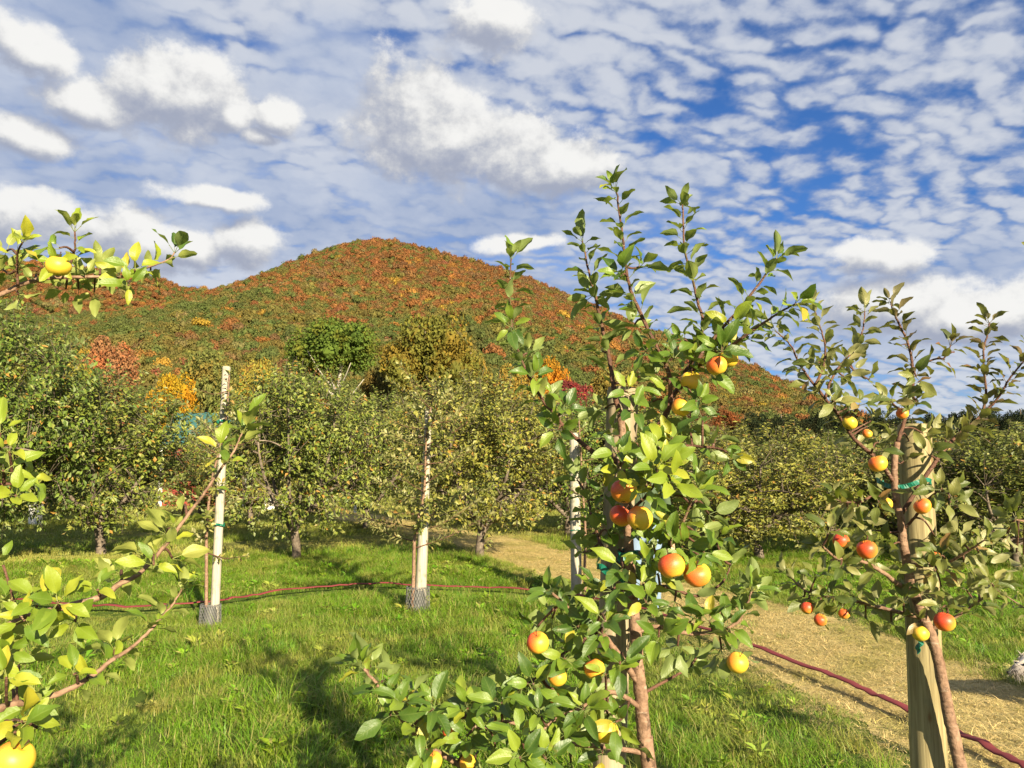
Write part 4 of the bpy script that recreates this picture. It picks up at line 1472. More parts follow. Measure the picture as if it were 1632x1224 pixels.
t.shoot([nb + Vector((0, 0, z)) for z in (1.7, 1.9, 2.1, 2.35)], 0, .03)
for (x, y, n) in [(1605, 850, 5), (1620, 880, 5), (1630, 900, 5)]:
    t.spur(x, y, n, dy=0)
t.finish()


# ------------------------------------------------------------------ posts
def round_post(name, label, cat, p0, p1, r0, r1, mat, group=None, n=16):
    """from its foot p0 (sunk in the ground) to its top p1"""
    e = p0.copy()
    mb = MB()
    d = (p1 - p0).normalized()
    rn = random.Random(int(p0.x * 1000))
    m = 14
    pts = [p0 - d * 0.12] + [p0.lerp(p1, i / m) for i in range(m)] + [p1 - d * 0.012, p1]
    rad = [r0 + (r1 - r0) * max(0, i - 1) / (m + 1) for i in range(len(pts))]
    rad = [r * (1 + rn.uniform(-.02, .02)) for r in rad]
    rad[-1] *= 0.90
    mb.tube([p - e for p in pts], rad, n)
    me = mb.mesh(name, mat)
    bm = bmesh.new()
    bm.from_mesh(me)
    for ed in bm.edges:
        if len(ed.link_faces) == 2 and ed.calc_face_angle() > 0.6:
            ed.smooth = False
    bm.to_mesh(me)
    bm.free()
    o = obj(name, me, loc=e)
    return tag(o, label, cat, group)


def post_line(px0, py0, px1, py1, Y):
    """a post through two picture points at Y metres, foot on the ground"""
    a, b = P(px0, py0, Y), P(px1, py1, Y)
    d = (b - a).normalized()
    return a - d * (a.z / d.z), b


a, b = post_line(972, 1200, 993, 618, YC + 0.10)
round_post("wooden_post", "thick weathered post right behind the foremost apple tree", "post", a, b, 0.046, 0.046, WOOD_POST, "wooden tree posts")
a, b = post_line(1481, 1224, 1457, 676, YR + 0.12)
round_post("wooden_post", "greenish wooden post with a flat cut top holding the right apple tree", "post", a, b, 0.061, 0.056, WOOD_POST_GREEN, "wooden tree posts")


def pole(px0, py0, px1, py1, r0, r1, label, name="white_pole"):
    g = G(px0, py0)
    top = P(px1, py1, g.y)
    round_post(name, label, "pole", g, top, r0, r1, WOOD_PALE, "pale poles of the second row", 12)
    return g, top


g1, t1 = pole(341, 1000, 361, 584, 0.045, 0.040, "tallest pale pole, standing left with its bare top above the apple leaves")
g2, t2 = pole(669, 978, 683, 652, 0.066, 0.034, "pale pole in the middle, broad at the foot and tapering into the leaves")
g3, t3 = pole(919, 948, 915, 690, 0.068, 0.060, "pale pole just left of the foremost apple tree")


# the young trees of the second row, each beside its pole
def row_tree(g, top, label, seed, trunk_px, shoots, mat, r=0.022, leaf=0.085, dense=0.018):
    t = Young("young_apple_tree", label, (trunk_px[0].x, trunk_px[0].y, 0), seed, mat, leaf, "young apple trees on pale poles")
    q = t.wood("trunk", trunk_px, r, 0.008, BARK_YOUNG, 7)
    t.shoot(q, 0.36, 0.022, leaf, tip=5)
    for (z, a, L, up, t0) in shoots:
        j = min(range(len(q)), key=lambda i: abs(q[i].z - z))
        p0 = q[j]
        e = p0 + Vector((math.cos(a) * L, math.sin(a) * L, up))
        s = t.wood("branch", [p0, p0.lerp(e, .5) + Vector((0, 0, -.04)), e], 0.008, 0.003, BARK_SHOOT, 5, 4)
        t.shoot(s, t0, dense, leaf, tip=5)
    return t


rn = random.Random(8)
o1 = Vector((-0.09, -0.05, 0))
tr = [g1 + o1 + Vector((.03, 0, -.05)), g1 + o1 + Vector((.02, 0, .4)), g1 + o1 + Vector((.0, 0, .9)), g1 + Vector((-.06, -.06, 1.4)), g1 + Vector((.05, -.05, 2.0)), g1 + Vector((.08, -.06, 2.5))]
sh = [(0.75 + k * 0.13, k * 2.4 + rn.uniform(-.3, .3), rn.uniform(.18, .42), rn.uniform(-.06, .22), .2) for k in range(13)]
t = row_tree(g1, t1, "slender young apple tree beside the tallest pale pole, with sparse small leaves", 31, tr, sh, LEAF_GOLD)
t.finish(200)
tr = [g2 + Vector((-.07, -.09, -.05)), g2 + Vector((-.06, -.09, .4)), g2 + Vector((-.05, -.08, .85)), g2 + Vector((.04, -.08, 1.3)), g2 + Vector((.06, -.08, 1.9)), g2 + Vector((.12, -.06, 2.35))]
sh = [(0.72 + k * 0.052, k * 2.4 + rn.uniform(-.3, .3), rn.uniform(.45, .85) * (1.2 - k * .018), rn.uniform(.05, .45), .15) for k in range(34)]
t = row_tree(g2, t2, "dense young apple tree wrapped round the middle pale pole", 32, tr, sh, LEAF_GOLD, 0.026, 0.092, 0.013)
t.finish(300)
tr = [g3 + Vector((.10, -.05, -.05)), g3 + Vector((.10, -.05, .4)), g3 + Vector((.11, -.06, .8)), g3 + Vector((.08, -.06, 1.3)), g3 + Vector((.06, -.06, 1.8)), g3 + Vector((.04, -.06, 2.2))]
sh = [(0.8 + k * 0.11, k * 2.4 + rn.uniform(-.3, .3), rn.uniform(.25, .5), rn.uniform(.0, .3), .15) for k in range(13)]
t = row_tree(g3, t3, "young apple tree beside the pale pole just left of the foremost apple tree", 33, tr, sh, LEAF_CENTRE, 0.022, 0.085)
t.finish(200)


# wire guards at the foot of the poles
def wire_guard(g, r, h, label):
    e = empty("tree_guard", (g.x, g.y, 0))
    tag(e, label, "tree guard", "guards at the foot of the pale poles")
    mb = MB()
    n, m = 22, 9
    rn = random.Random(3)

    def pt(i, k):
        a = 2 * math.pi * i / n
        rr = r * (1 + 0.12 * math.sin(a * 2 + 1) - 0.10 * k / m)
        return Vector((rr * math.cos(a), rr * math.sin(a), -0.03 + h * k / m))
    for i in range(n):
        mb.tube([pt(i + (k % 2) * 0.5, k) for k in range(m + 1)], 0.003, 3)
        mb.tube([pt(i - (k % 2) * 0.5, k) for k in range(m + 1)], 0.003, 3)
    for k in (0, m):
        mb.tube([pt(i, k) for i in range(n + 1)], 0.003, 4)
    o = obj("wire_mesh", mb.mesh("wire_mesh", WIRE), e)
    o["kind"] = "stuff"
    sl = MB()
    sl.lathe([(r * 0.72, -0.03), (r * 0.70, h * 0.5), (r * 0.60, h * 0.8)], 16)
    obj("sleeve", sl.mesh("sleeve", GUARD), e)


wire_guard(g1 + Vector((-.03, -.03, 0)), 0.095, 0.26, "wire mesh guard round the foot of the tallest pale pole")
wire_guard(g2 + Vector((-.02, -.03, 0)), 0.12, 0.32, "wire mesh guard round the foot of the middle pale pole")


# green tape ties
def tie(label, pts, w=0.011, th=0.0015):
    """a flat band that runs through world points"""
    q = spline(pts, 5)
    c = sum(q, Vector()) / len(q)
    v, f = [], []
    for i, p in enumerate(q):
        tn = (q[min(i + 1, len(q) - 1)] - q[max(i - 1, 0)]).normalized()
        up = (Vector((0, 0, 1)) - tn * tn.z).normalized()
        up = Matrix.Rotation(0.5 * math.sin(i * 0.9), 3, tn) @ up
        nr = tn.cross(up)
        for a, b in ((-1, -1), (1, -1), (1, 1), (-1, 1)):
            v.append(p - c + up * (a * w) + nr * (b * th))
    for i in range(len(q) - 1):
        for k in range(4):
            f.append((i * 4 + k, i * 4 + (k + 1) % 4, i * 4 + 4 + (k + 1) % 4, i * 4 + 4 + k))
    mb = MB()
    mb.add(v, f)
    o = obj("tree_tie", mb.mesh("tree_tie", TAPE, False), loc=c)
    tag(o, label, "tie", "green tape ties")


def loop(c, r, start=0, turns=1.05, n=12, tilt=0.15):
    return [c + Vector((r * math.cos(start + 6.283 * turns * i / n), r * math.sin(start + 6.283 * turns * i / n), tilt * r * math.sin(i))) for i in range(n + 1)]


tie("green tape tied round the trunk and post of the foremost tree between its leaves", loop(P(1003, 884, YC), 0.027, 1.0) + [P(990, 895, YC + 0.02), P(972, 912, YC + 0.04), P(958, 903, YC + .06)])
tie("green tape crossing the foremost wooden post in a loose knot", [P(952, 902, YC + .06), P(960, 905, YC + .035), P(972, 915, YC + .03), P(988, 921, YC + .03), P(1003, 930, YC + .02)], 0.009)
tie("teal tape tying the right tree to its post at mid height", loop(P(1440, 770, YR + .06), 0.085, 2.0, 0.8), 0.008)
tie("green tape end hanging under the lowest yellow apple on the right post", [P(1463, 1012, YR), P(1468, 1022, YR - .02), P(1464, 1030, YR - .01), P(1462, 1040, YR)], 0.010)
for py, lab in ((672, "green tape round the tallest pale pole near its top"), (836, "green tape round the tallest pale pole at mid height"), ):
    c = P(356 if py < 700 else 348, py, g1.y)
    tie(lab, loop(c + Vector((0, -.01, 0)), 0.062, 0.4), 0.010)
c = P(917, 845, g3.y)
tie("thin tape round the pale pole left of the foremost tree", loop(c, 0.074, 0.4), 0.006)


# ------------------------------------------------------------------ apples
def apple_mesh():
    prof = []
    for i in range(15):
        a = math.pi * i / 14
        r = math.sin(a)
        z = math.cos(a)
        r2 = r * (1.0 - 0.06 * (1 - z) * 0.5)
        dim = 0.30 * math.exp(-(r / 0.30) ** 2) * (1 if z > 0 else 0) + 0.16 * math.exp(-(r / 0.26) ** 2) * (1 if z < 0 else 0)
        zz = (z - dim * (1 if z > 0 else -1)) * 0.90
        prof.append((max(r2, 0.001), -zz if False else zz))
    mb = MB()
    mb.lathe(prof[::-1], 22)
    v = []
    for p in mb.v:
        x, y, z = p
        a = math.atan2(y, x)
        k = 1 + 0.022 * math.cos(5 * a) * (0.5 - z) + 0.035 * math.cos(a + 1) + 0.02 * math.cos(2 * a + 2) * z
        v.append((x * k, y * k, z))
    mb.v = v
    return mb.mesh("apple", APPLE)


AM = apple_mesh()
_s = MB()
_s.tube(spline([Vector((0, 0, 0.55)), Vector((0.03, 0, 0.85)), Vector((0.10, 0.02, 1.25))], 3), [0.045, 0.04, 0.038, 0.036, 0.036, 0.04, 0.055], 6)
STEM = _s.mesh("stem", BARK_SHOOT)
_s = MB()
for k in range(5):
    a = k * 1.2566
    _s.tube([Vector((0.05 * math.cos(a), 0.05 * math.sin(a), -0.70)), Vector((0.10 * math.cos(a), 0.10 * math.sin(a), -0.80)), Vector((0.15 * math.cos(a), 0.15 * math.sin(a), -0.86))], [0.05, 0.035, 0.01], 4)
CALYX = _s.mesh("calyx", BARK_OLD)
AR = random.Random(77)


def apple(px, py, rpx, Y, label, blush, group):
    c = P(px, py, Y)
    r = rpx * Y / FPX
    o = obj("apple", AM, loc=c)
    o.scale = (r, r, r * AR.uniform(0.94, 1.05))
    o.rotation_euler = (AR.uniform(-.5, .5), AR.uniform(-.5, .5), AR.uniform(-.9, .9))
    o.color = (1, 1, 1, blush)
    tag(o, label, "apple", group)
    obj("stem", STEM, o)
    obj("calyx", CALYX, o)
    tr = {GC_: CENTRE, GR_: RIGHT, GL_: LEFT}[group]
    tr.spur(px + AR.uniform(-3, 3), py - rpx * 1.45, 2, Y=Y + 0.022)


GC_, GR_, GL_ = "apples on the foremost tree", "apples on the right tree", "apples on the left tree"
for a in [(1142, 583, 17, -.12, "orange cheeked apple in the top pair hanging against the hill", .62), (1161, 572, 16, -.06, "yellow apple tucked behind the orange one in the top pair", .05),
          (1101, 608, 18, -.02, "yellow apple crossed by a leaf, just below the top pair", .15), (1086, 649, 16, -.06, "peach coloured apple under the leaf crossed yellow one", .45),
          (1055, 690, 17, -.06, "yellow apple behind leaves beside the top of the wooden post", .05), (994, 783, 22, -.14, "topmost red orange apple of the three clustered before the wooden post", .80),
          (989, 822, 19, -.10, "lower left red apple of the three clustered before the wooden post", .85), (1020, 826, 21, -.17, "lower right apple of the cluster of three, red above and yellow below", .70),
          (1070, 902, 22, -.20, "red cheeked apple, left of the pair hanging right of the trunk", .72), (1110, 915, 22, -.18, "plain orange apple, right of the pair hanging right of the trunk", .58),
          (857, 1024, 18, -.16, "red and yellow apple alone at the left side of the foremost tree", .72), (888, 1079, 15, -.14, "golden apple half behind a leaf below the red and yellow one", .40),
          (947, 1066, 17, -.16, "orange golden apple left of the fork of the trunk", .48), (883, 1112, 9, -.10, "small red apple peeping between low leaves of the foremost tree", .95),
          (966, 1166, 20, -.14, "pale peach apple low in front of the wooden post", .50), (1175, 1056, 17, -.05, "yellow apple hanging alone at the right above the hose", .35),
          (690, 1212, 15, -.16, "orange apple among the lowest leaves at the bottom of the photo", .60), (745, 1215, 13, -.12, "yellow apple among the lowest leaves at the bottom of the photo", .30), (715, 1166, 10, -.08, "brownish orange apple shaded inside the low leaves", .75)]:
    apple(a[0], a[1], a[2], YC + a[3], a[4], a[5], GC_)
for a in [(1354, 674, 12, -.10, "yellow apple with a leaf across it, top left of the right tree", .15), (1382, 691, 8, -.04, "small orange apple beside the top left yellow one of the right tree", .55), (1438, 659, 10, -.02, "orange apple just above the flat top of the right post", .60),
          (1399, 739, 15, -.12, "large peach apple left of the right post near its top", .55), (1470, 807, 14, -.18, "orange apple hanging in front of the right post", .65), (1411, 803, 11, -.08, "yellow orange apple behind leaves left of the right post", .30),
          (1340, 862, 13, -.18, "red apple, left of the pair at the left of the right tree", .90), (1381, 876, 16, -.18, "rosy apple, right of the pair at the left of the right tree", .80), (1286, 969, 10, .10, "small red apple lowest left on the right tree over the path", .85),
          (1307, 988, 10, .10, "small brownish apple hanging lowest over the path", .75), (1345, 978, 9, .08, "small shaded apple right of the two over the path", .65), (1505, 991, 16, -.14, "deep red apple right of the right post", .98),
          (1467, 1010, 13, -.10, "yellow apple lying against the right post above the green tape", .05), (1490, 886, 8, -.10, "orange apple half hidden in leaves right of the right post", .65)]:
    apple(a[0], a[1], a[2], YR + a[3], a[4], a[5], GR_)
apple(93, 424, 20, 2.1, "yellow apple half covered by a leaf on the upper left limb", .10, GL_)
apple(24, 1210, 30, 1.5, "big orange yellow apple in the bottom left corner", .42, GL_)


CENTRE.finish()
RIGHT.finish()
LEFT.finish()


# ------------------------------------------------------------------ hose
def add_hose():
    px = [(1660, 1262), (1580, 1218), (1510, 1180), (1440, 1150), (1370, 1116), (1300, 1085), (1200, 1045), (1120, 1015), (1030, 985), (950, 965), (870, 953), (780, 947), (700, 944), (620, 941), (540, 943), (470, 949), (400, 960), (340, 970), (270, 976), (200, 979), (100, 974), (0, 965), (-120, 955)]
    pts = spline([G(a, b) + Vector((0, 0, 0.085)) for a, b in px], 6)
    v, f = [], []
    w, h = 0.034, 0.009
    n = 8
    rn = random.Random(2)
    for i, p in enumerate(pts):
        tn = (pts[min(i + 1, len(pts) - 1)] - pts[max(i - 1, 0)]).normalized()
        sd = tn.cross(Vector((0, 0, 1))).normalized()
        p = p + sd * rn.uniform(-.008, .008) + Vector((0, 0, rn.uniform(-.01, .012)))
        for k in range(n):
            a = 2 * math.pi * k / n
            v.append(p + sd * (w * math.cos(a)) + Vector((0, 0, h * math.sin(a))))
    for i in range(len(pts) - 1):
        for k in range(n):
            f.append((i * n + k, i * n + (k + 1) % n, (i + 1) * n + (k + 1) % n, (i + 1) * n + k))
    mb = MB()
    mb.add(v, f)
    tag(obj("hose", mb.mesh("hose", HOSE)), "flat red hose lying across the grass and along the straw path", "hose")
    return np.array([(p.x, p.y) for p in pts])


HOSE_A = add_hose()


# ------------------------------------------------------------------ shed, crate and wagon beyond the trees
def add_shed():
    Y = 30.0
    x0, x1 = P(258, 740, Y).x, P(392, 740, Y).x
    w, dep = x1 - x0, 2.8
    e = empty("shed", ((x0 + x1) / 2, Y, 0))
    tag(e, "small red wooden shed with white corner boards and teal roof behind the left apple trees", "shed")
    n = 14
    hw = 2.35
    for k in range(n):
        mb = MB()
        a = -w / 2 + w * k / n
        mb.box(a + .006, a + w / n - .006, -.012 - 0.004 * (k % 2), .02, 0.02, hw)
        obj("plank", mb.mesh("plank", RED_PAINT, False), e)
    mb = MB()
    mb.box(-w / 2 + .02, w / 2 - .02, .03, dep, 0.0, hw - .02)
    obj("wall", mb.mesh("wall", RED_PAINT, False), e)
    for sx in (-1, 1):
        mb = MB()
        mb.box(sx * w / 2 - .07, sx * w / 2 + .07, -.05, .06, 0.0, hw + .01)
        obj("corner_board", mb.mesh("corner_board", WHITE_PAINT, False), e)
    mb = MB()
    mb.box(w * .20, w * .26, -.04, -.013, 0.0, hw - .05)
    mb.box(w * .38, w * .42, -.04, -.013, 0.0, hw - .05)
    mb.box(w * .26, w * .38, -.04, -.013, 1.95, 2.03)
    obj("door_frame", mb.mesh("door_frame", WHITE_PAINT, False), e)
    rd = MB()
    for k in range(18):
        a, b = -w / 2 - .2 + (w + .4) * k / 18, -w / 2 - .2 + (w + .4) * (k + 1) / 18
        z = 0.0 if k % 3 else 0.03
        rd.add([Vector((a, -.3, hw + .02 + z)), Vector((b, -.3, hw + .02 + z)), Vector((b, dep / 2, hw + 1.32 + z)), Vector((a, dep / 2, hw + 1.32 + z)),
                Vector((a, -.3, hw - .02)), Vector((b, -.3, hw - .02)), Vector((b, dep / 2, hw + 1.28)), Vector((a, dep / 2, hw + 1.28))],
               [(0, 1, 2, 3), (7, 6, 5, 4), (0, 4, 5, 1), (1, 5, 6, 2), (3, 7, 4, 0)])
        rd.add([Vector((a, dep + .3, hw + .02 + z)), Vector((b, dep + .3, hw + .02 + z)), Vector((b, dep / 2 + .002, hw + 1.32 + z)), Vector((a, dep / 2 + .002, hw + 1.32 + z))], [(0, 3, 2, 1)])
    obj("roof", rd.mesh("roof", TEAL_METAL, False), e)


add_shed()


def add_crate():
    g = G(440, 813)
    e = empty("fruit_bin", g)
    tag(e, "white slotted plastic fruit bin under the canopy left of the slanting dark trunk", "bin")
    w, d, h = 0.62, 0.5, 0.62
    for k in range(5):
        z = 0.06 + k * 0.11
        for sy in (-1, 1):
            mb = MB()
            mb.box(-w / 2, w / 2, sy * d / 2 - .015, sy * d / 2 + .015, z, z + 0.085)
            obj("slat", mb.mesh("slat", WHITE_PAINT, False), e)
        for sx in (-1, 1):
            mb = MB()
            mb.box(sx * w / 2 - .012, sx * w / 2 + .012, -d / 2 + .017, d / 2 - .017, z, z + 0.085)
            obj("slat", mb.mesh("slat", WHITE_PAINT, False), e)
    for sx in (-1, 1):
        for sy in (-1, 1):
            mb = MB()
            mb.box(sx * w / 2 - .03, sx * w / 2 + .03, sy * d / 2 - .03, sy * d / 2 + .03, 0, h + .01)
            obj("corner_post", mb.mesh("corner_post", WHITE_PAINT, False), e)
    mb = MB()
    mb.box(-w / 2 + .02, w / 2 - .02, -d / 2 + .02, d / 2 - .02, 0.03, 0.055)
    obj("bottom", mb.mesh("bottom", WHITE_PAINT, False), e)


add_crate()


def add_wagon():
    g = G(520, 806)
    e = empty("farm_wagon", g)
    tag(e, "red farm wagon standing in the sunny grass behind the slanting dark trunk", "wagon")
    mb = MB()
    mb.box(-.75, .75, -.45, .45, .36, .42)
    obj("bed", mb.mesh("bed", RED_PAINT, False), e)
    for sy in (-1, 1):
        for k in range(3):
            mb = MB()
            mb.box(-.75, .75, sy * .44 - .012, sy * .44 + .012, .43 + k * .12, .53 + k * .12)
            obj("plank", mb.mesh("plank", RED_PAINT, False), e)
    for sx in (-1, 1):
        mb = MB()
        mb.box(sx * .74 - .012, sx * .74 + .012, -.425, .425, .43, .77)
        obj("end_board", mb.mesh("end_board", RED_PAINT, False), e)
        for sy in (-1, 1):
            M = Matrix.Translation((sx * .5, sy * .50, .20)) @ Matrix.Rotation(R(90), 4, 'X')
            mb = MB()
            mb.lathe([(.12, -.045), (.19, -.045), (.20, -.02), (.20, .02), (.19, .045), (.12, .045)], 18, M)
            wl = obj("wheel", mb.mesh("wheel", DARK), e)
            mb = MB()
            mb.lathe([(.01, -.05), (.115, -.045), (.118, .045), (.01, .05)], 14, M)
            obj("rim", mb.mesh("rim", WHITE_PAINT), wl)
    mb = MB()
    mb.tube([Vector((.75, 0, .36)), Vector((1.2, 0, .25)), Vector((1.5, 0, .12))], .025, 6)
    obj("tow_bar", mb.mesh("tow_bar", RED_PAINT), e)


add_wagon()
for i, (px, py) in enumerate([(566, 818), (543, 812)]):
    g = G(px, py)
    round_post("stake", ("white stake standing alone in the sunny grass right of the wagon", "short pinkish white stake close to the wagon")[i], "stake", g, g + Vector((0, 0, 0.5 - .1 * i)), 0.045, 0.045, WHITE_PAINT, None, 8)

# white guard round the far left trunk
g = P(62, 740, 20.5)
mb = MB()
mb.lathe([(0.165, 0.0), (0.16, 0.25), (0.165, 0.55), (0.15, 0.56), (0.145, 0.1)], 18)
tag(obj("trunk_guard", mb.mesh("trunk_guard", WHITE_PAINT), loc=(g.x, 20.5, 0)), "white guard round a trunk at far left", "trunk guard")


# ------------------------------------------------------------------ a person behind the foremost tree, a dog at the right edge
def skin_body(name, joints, edges, radii, root=0, sub=2):
    me = bpy.data.meshes.new(name)
    me.from_pydata([tuple(j) for j in joints], edges, [])
    o = bpy.data.objects.new(name, me)
    C.objects.link(o)
    o.modifiers.new("skin", 'SKIN').use_smooth_shade = True
    for i, r in enumerate(radii):
        sv = me.skin_vertices[0].data[i]
        sv.radius = r if hasattr(r, '__len__') else (r, r)
        sv.use_root = (i == root)
    s = o.modifiers.new("sub", 'SUBSURF')
    s.levels = s.render_levels = sub
    dg = bpy.context.evaluated_depsgraph_get()
    m2 = bpy.data.meshes.new_from_object(o.evaluated_get(dg))
    bpy.data.objects.remove(o)
    m2.name = name
    return m2


def add_person():
    g = G(1030, 988)
    e = empty("person", g)
    tag(e, "person in light blue trousers standing behind the foremost tree, mostly hidden by leaves", "person")
    J = [(0, 0, .95), (0, -.01, 1.12), (0, -.01, 1.32), (0, .0, 1.44), (0, -.02, 1.55), (0, -.03, 1.66), (0, -.02, 1.73)]
    Rr = [(.155, .11), (.14, .10), (.16, .105), (.08, .07), (.05, .055), (.078, .095), (.06, .075)]
    Ed = [(0, 1), (1, 2), (2, 3), (3, 4), (4, 5), (5, 6)]

    def chain(start, pts):
        k = start
        for p, r in pts:
            J.append(p)
            Rr.append((r, r))
            Ed.append((k, len(J) - 1))
            k = len(J) - 1
        return k
    for sx in (-1, 1):
        chain(0, [((sx * .10, 0, .86), .10), ((sx * .11, -.02, .50), .062), ((sx * .115, .02, .12), .045), ((sx * .12, .0, .05), .045), ((sx * .13, -.13, .035), .036)])
        h = chain(2, [((sx * .19, 0, 1.40), .062), ((sx * .25, -.01, 1.12), .043), ((sx * .25, -.12, .88), .032), ((sx * .25, -.16, .80), .032)])
        for f in range(4):
            chain(h, [((sx * (.235 + .012 * f), -.19 + .012 * f, .755), .010), ((sx * (.233 + .012 * f), -.20 + .012 * f, .72 + .006 * abs(f - 1.5)), .008)])
        chain(h, [((sx * .222, -.205, .79), .010), ((sx * .222, -.225, .765), .009)])
    me = skin_body("body", J, Ed, Rr)
    mats = [mat_plain("skin_tone", (0.50, 0.29, 0.20), .5), mat_plain("light_blue_denim", (0.17, 0.24, 0.34), .8, .2, .25, 60), mat_plain("dark_green_jacket", (0.06, 0.09, 0.05), .8, .2, .2, 40), mat_plain("grey_shoe", (0.22, 0.20, 0.25), .6)]
    for m in mats:
        me.materials.append(m)
    for p in me.polygons:
        c = p.center
        if c.z < 0.10:
            k = 3
        elif c.z < 0.98 and abs(c.x) < 0.205:
            k = 1
        elif c.z > 1.49 or c.z < 0.86:
            k = 0
        else:
            k = 2
        p.material_index = k
    obj("body", me, e)
    mb = MB()
    mb.lathe([(.092, 1.665), (.096, 1.71), (.086, 1.765), (.052, 1.80), (.004, 1.812)], 16, Matrix.Translation((0, .012, 0)))
    for i in range(70):
        a = i * 2.4
        z = 1.80 - 0.16 * (i / 70)
        r = 0.085 * math.sqrt(max(.02, 1 - ((z - 1.70) / .11) ** 2)) + 0.008
        p = Vector((r * math.cos(a), -.025 + r * 1.1 * math.sin(a), z))
        if p.y < -.08 and z < 1.74:
            continue
        mb.tube([p, p * 1.0 + Vector((.012 * math.cos(a), .012 * math.sin(a) + .01, -.07))], [.016, .008], 4)
    obj("hair", mb.mesh("hair", mat_plain("brown_hair", (0.09, 0.05, 0.03), .6)), e)
    mb = MB()
    for sx in (-1, 1):
        mb.lathe([(.001, -.011), (.009, -.006), (.011, 0), (.009, .006), (.001, .011)], 8, Matrix.Translation((sx * .032, -.122, 1.685)))
    obj("eyes", mb.mesh("eyes", DARK), e)
    mb = MB()
    mb.tube([Vector((0, -.115, 1.69)), Vector((0, -.14, 1.655)), Vector((0, -.118, 1.645))], [.010, .015, .010], 6)
    obj("nose", mb.mesh("nose", mats[0]), e)


add_person()


def add_dog():
    g = G(1758, 1130)
    e = empty("dog", g)
    e.rotation_euler = (0, 0, R(188))
    tag(e, "shaggy white dog with a grey face, cut off by the right edge of the photo", "dog")
    J = [(.16, 0, .24), (.30, 0, .245), (.02, 0, .25), (.40, 0, .265), (.46, 0, .29), (.53, 0, .30), (.60, 0, .275), (.64, 0, .255), (-.04, 0, .27), (-.12, 0, .33), (-.16, 0, .39)]
    Rr = [.085, .092, .082, .075, .058, .066, .040, .028, .035, .022, .014]
    Ed = [(0, 1), (0, 2), (1, 3), (3, 4), (4, 5), (5, 6), (6, 7), (2, 8), (8, 9), (9, 10)]

    def chain(start, pts):
        k = start
        for p, r in pts:
            J.append(p)
            Rr.append(r)
            Ed.append((k, len(J) - 1))
            k = len(J) - 1
    for sy in (-1, 1):
        chain(2, [((.03, sy * .06, .20), .052), ((.055, sy * .065, .14), .036), ((-.01, sy * .065, .085), .022), ((.0, sy * .065, .025), .020), ((.03, sy * .065, .012), .020)])
        chain(3, [((.385, sy * .055, .20), .042), ((.37, sy * .055, .12), .028), ((.385, sy * .055, .025), .021), ((.41, sy * .055, .012), .021)])
        chain(5, [((.505, sy * .055, .335), .02), ((.49, sy * .078, .295), .022), ((.49, sy * .083, .26), .014)])
    me = skin_body("body", J, Ed, Rr)
    m, nt = new_mat("dog_coat")
    o = coord('Object')
    x, y, z = sep(o)
    n = noise(o, 6, 4, .6)
    grey = step(x + (n - .5) * .10, .50, .56) * step(z * -1.0 + (n - .5) * .05, -.33, -.29)
    col = mixc(grey, (0.66, 0.58, 0.48), (0.20, 0.18, 0.17))
    finish(nt, principled(nt, col, .8, .2).outputs[0])
    me.materials.append(m)
    body = obj("body", me, e)
    g2 = np.random.default_rng(6)
    nv = len(me.vertices)
    co = np.empty(nv * 3, np.float32)
    me.vertices.foreach_get("co", co)
    co = co.reshape(-1, 3)
    nr = np.empty(nv * 3, np.float32)
    me.vertices.foreach_get("normal", nr)
    nr = nr.reshape(-1, 3)
    i = g2.integers(0, nv, 5200)
    p = co[i] + g2.normal(size=(len(i), 3)) * .006
    d = unit(nr[i] * .7 + np.array([-.5, 0, -.7]) + g2.normal(size=(len(i), 3)) * .35)
    L = g2.uniform(.025, .065, len(i)) * np.where(co[i][:, 2] < .06, .4, 1)
    sd = unit(np.cross(d, g2.normal(size=(len(i), 3)))) * .0022
    V = np.stack([p - sd, p + sd, p + d * L[:, None]], 1).reshape(-1, 3)
    f = obj("fur", mesh_np("fur", V, np.arange(len(V)).reshape(-1, 3), [m]), e)
    f["kind"] = "stuff"
    mb = MB()
    mb.lathe([(.001, -.014), (.012, -.008), (.014, 0), (.012, .008), (.001, .014)], 8, Matrix.Translation((.668, 0, .256)))
    obj("nose", mb.mesh("nose", DARK), e)
    for sy in (-1, 1):
        mb = MB()
        mb.lathe([(.001, -.009), (.008, -.005), (.009, 0), (.008, .005), (.001, .009)], 8, Matrix.Translation((.585, sy * .036, .312)))
        obj("eye", mb.mesh("eye", DARK), e)


add_dog()


# ------------------------------------------------------------------ grass
def tuft(seed, n, h, spread, width, lean):
    g = np.random.default_rng(seed)
    V, F, UV = [], [], []
    for k in range(n):
        a, b = g.uniform(0, 6.283, 2)
        r = spread * math.sqrt(g.random())
        p = np.array([r * math.cos(a), r * math.sin(a), -0.01])
        hh = h * g.uniform(0.45, 1.15)
        ln = lean * g.uniform(0.2, 1.3) * hh
        d = np.array([math.cos(b), math.sin(b), 0])
        s = np.array([-d[1], d[0], 0]) * width * g.uniform(.6, 1.3)
        o = len(V)
        for (t, w) in ((0, 1.0), (0.4, 0.85), (0.75, 0.55)):
            q = p + d * ln * t ** 1.8 + np.array([0, 0, hh * (t - 0.22 * lean * t * t)])
            V += [q - s * w, q + s * w]
            UV += [(0, t), (1, t)]
        V.append(p + d * ln + np.array([0, 0, hh * (1 - 0.30 * lean)]))
        UV.append((.5, 1))
        F += [(o, o + 1, o + 3), (o, o + 3, o + 2), (o + 2, o + 3, o + 5), (o + 2, o + 5, o + 4), (o + 4, o + 5, o + 6)]
    return mesh_np("tuft", V, F, [GRASS], UV)


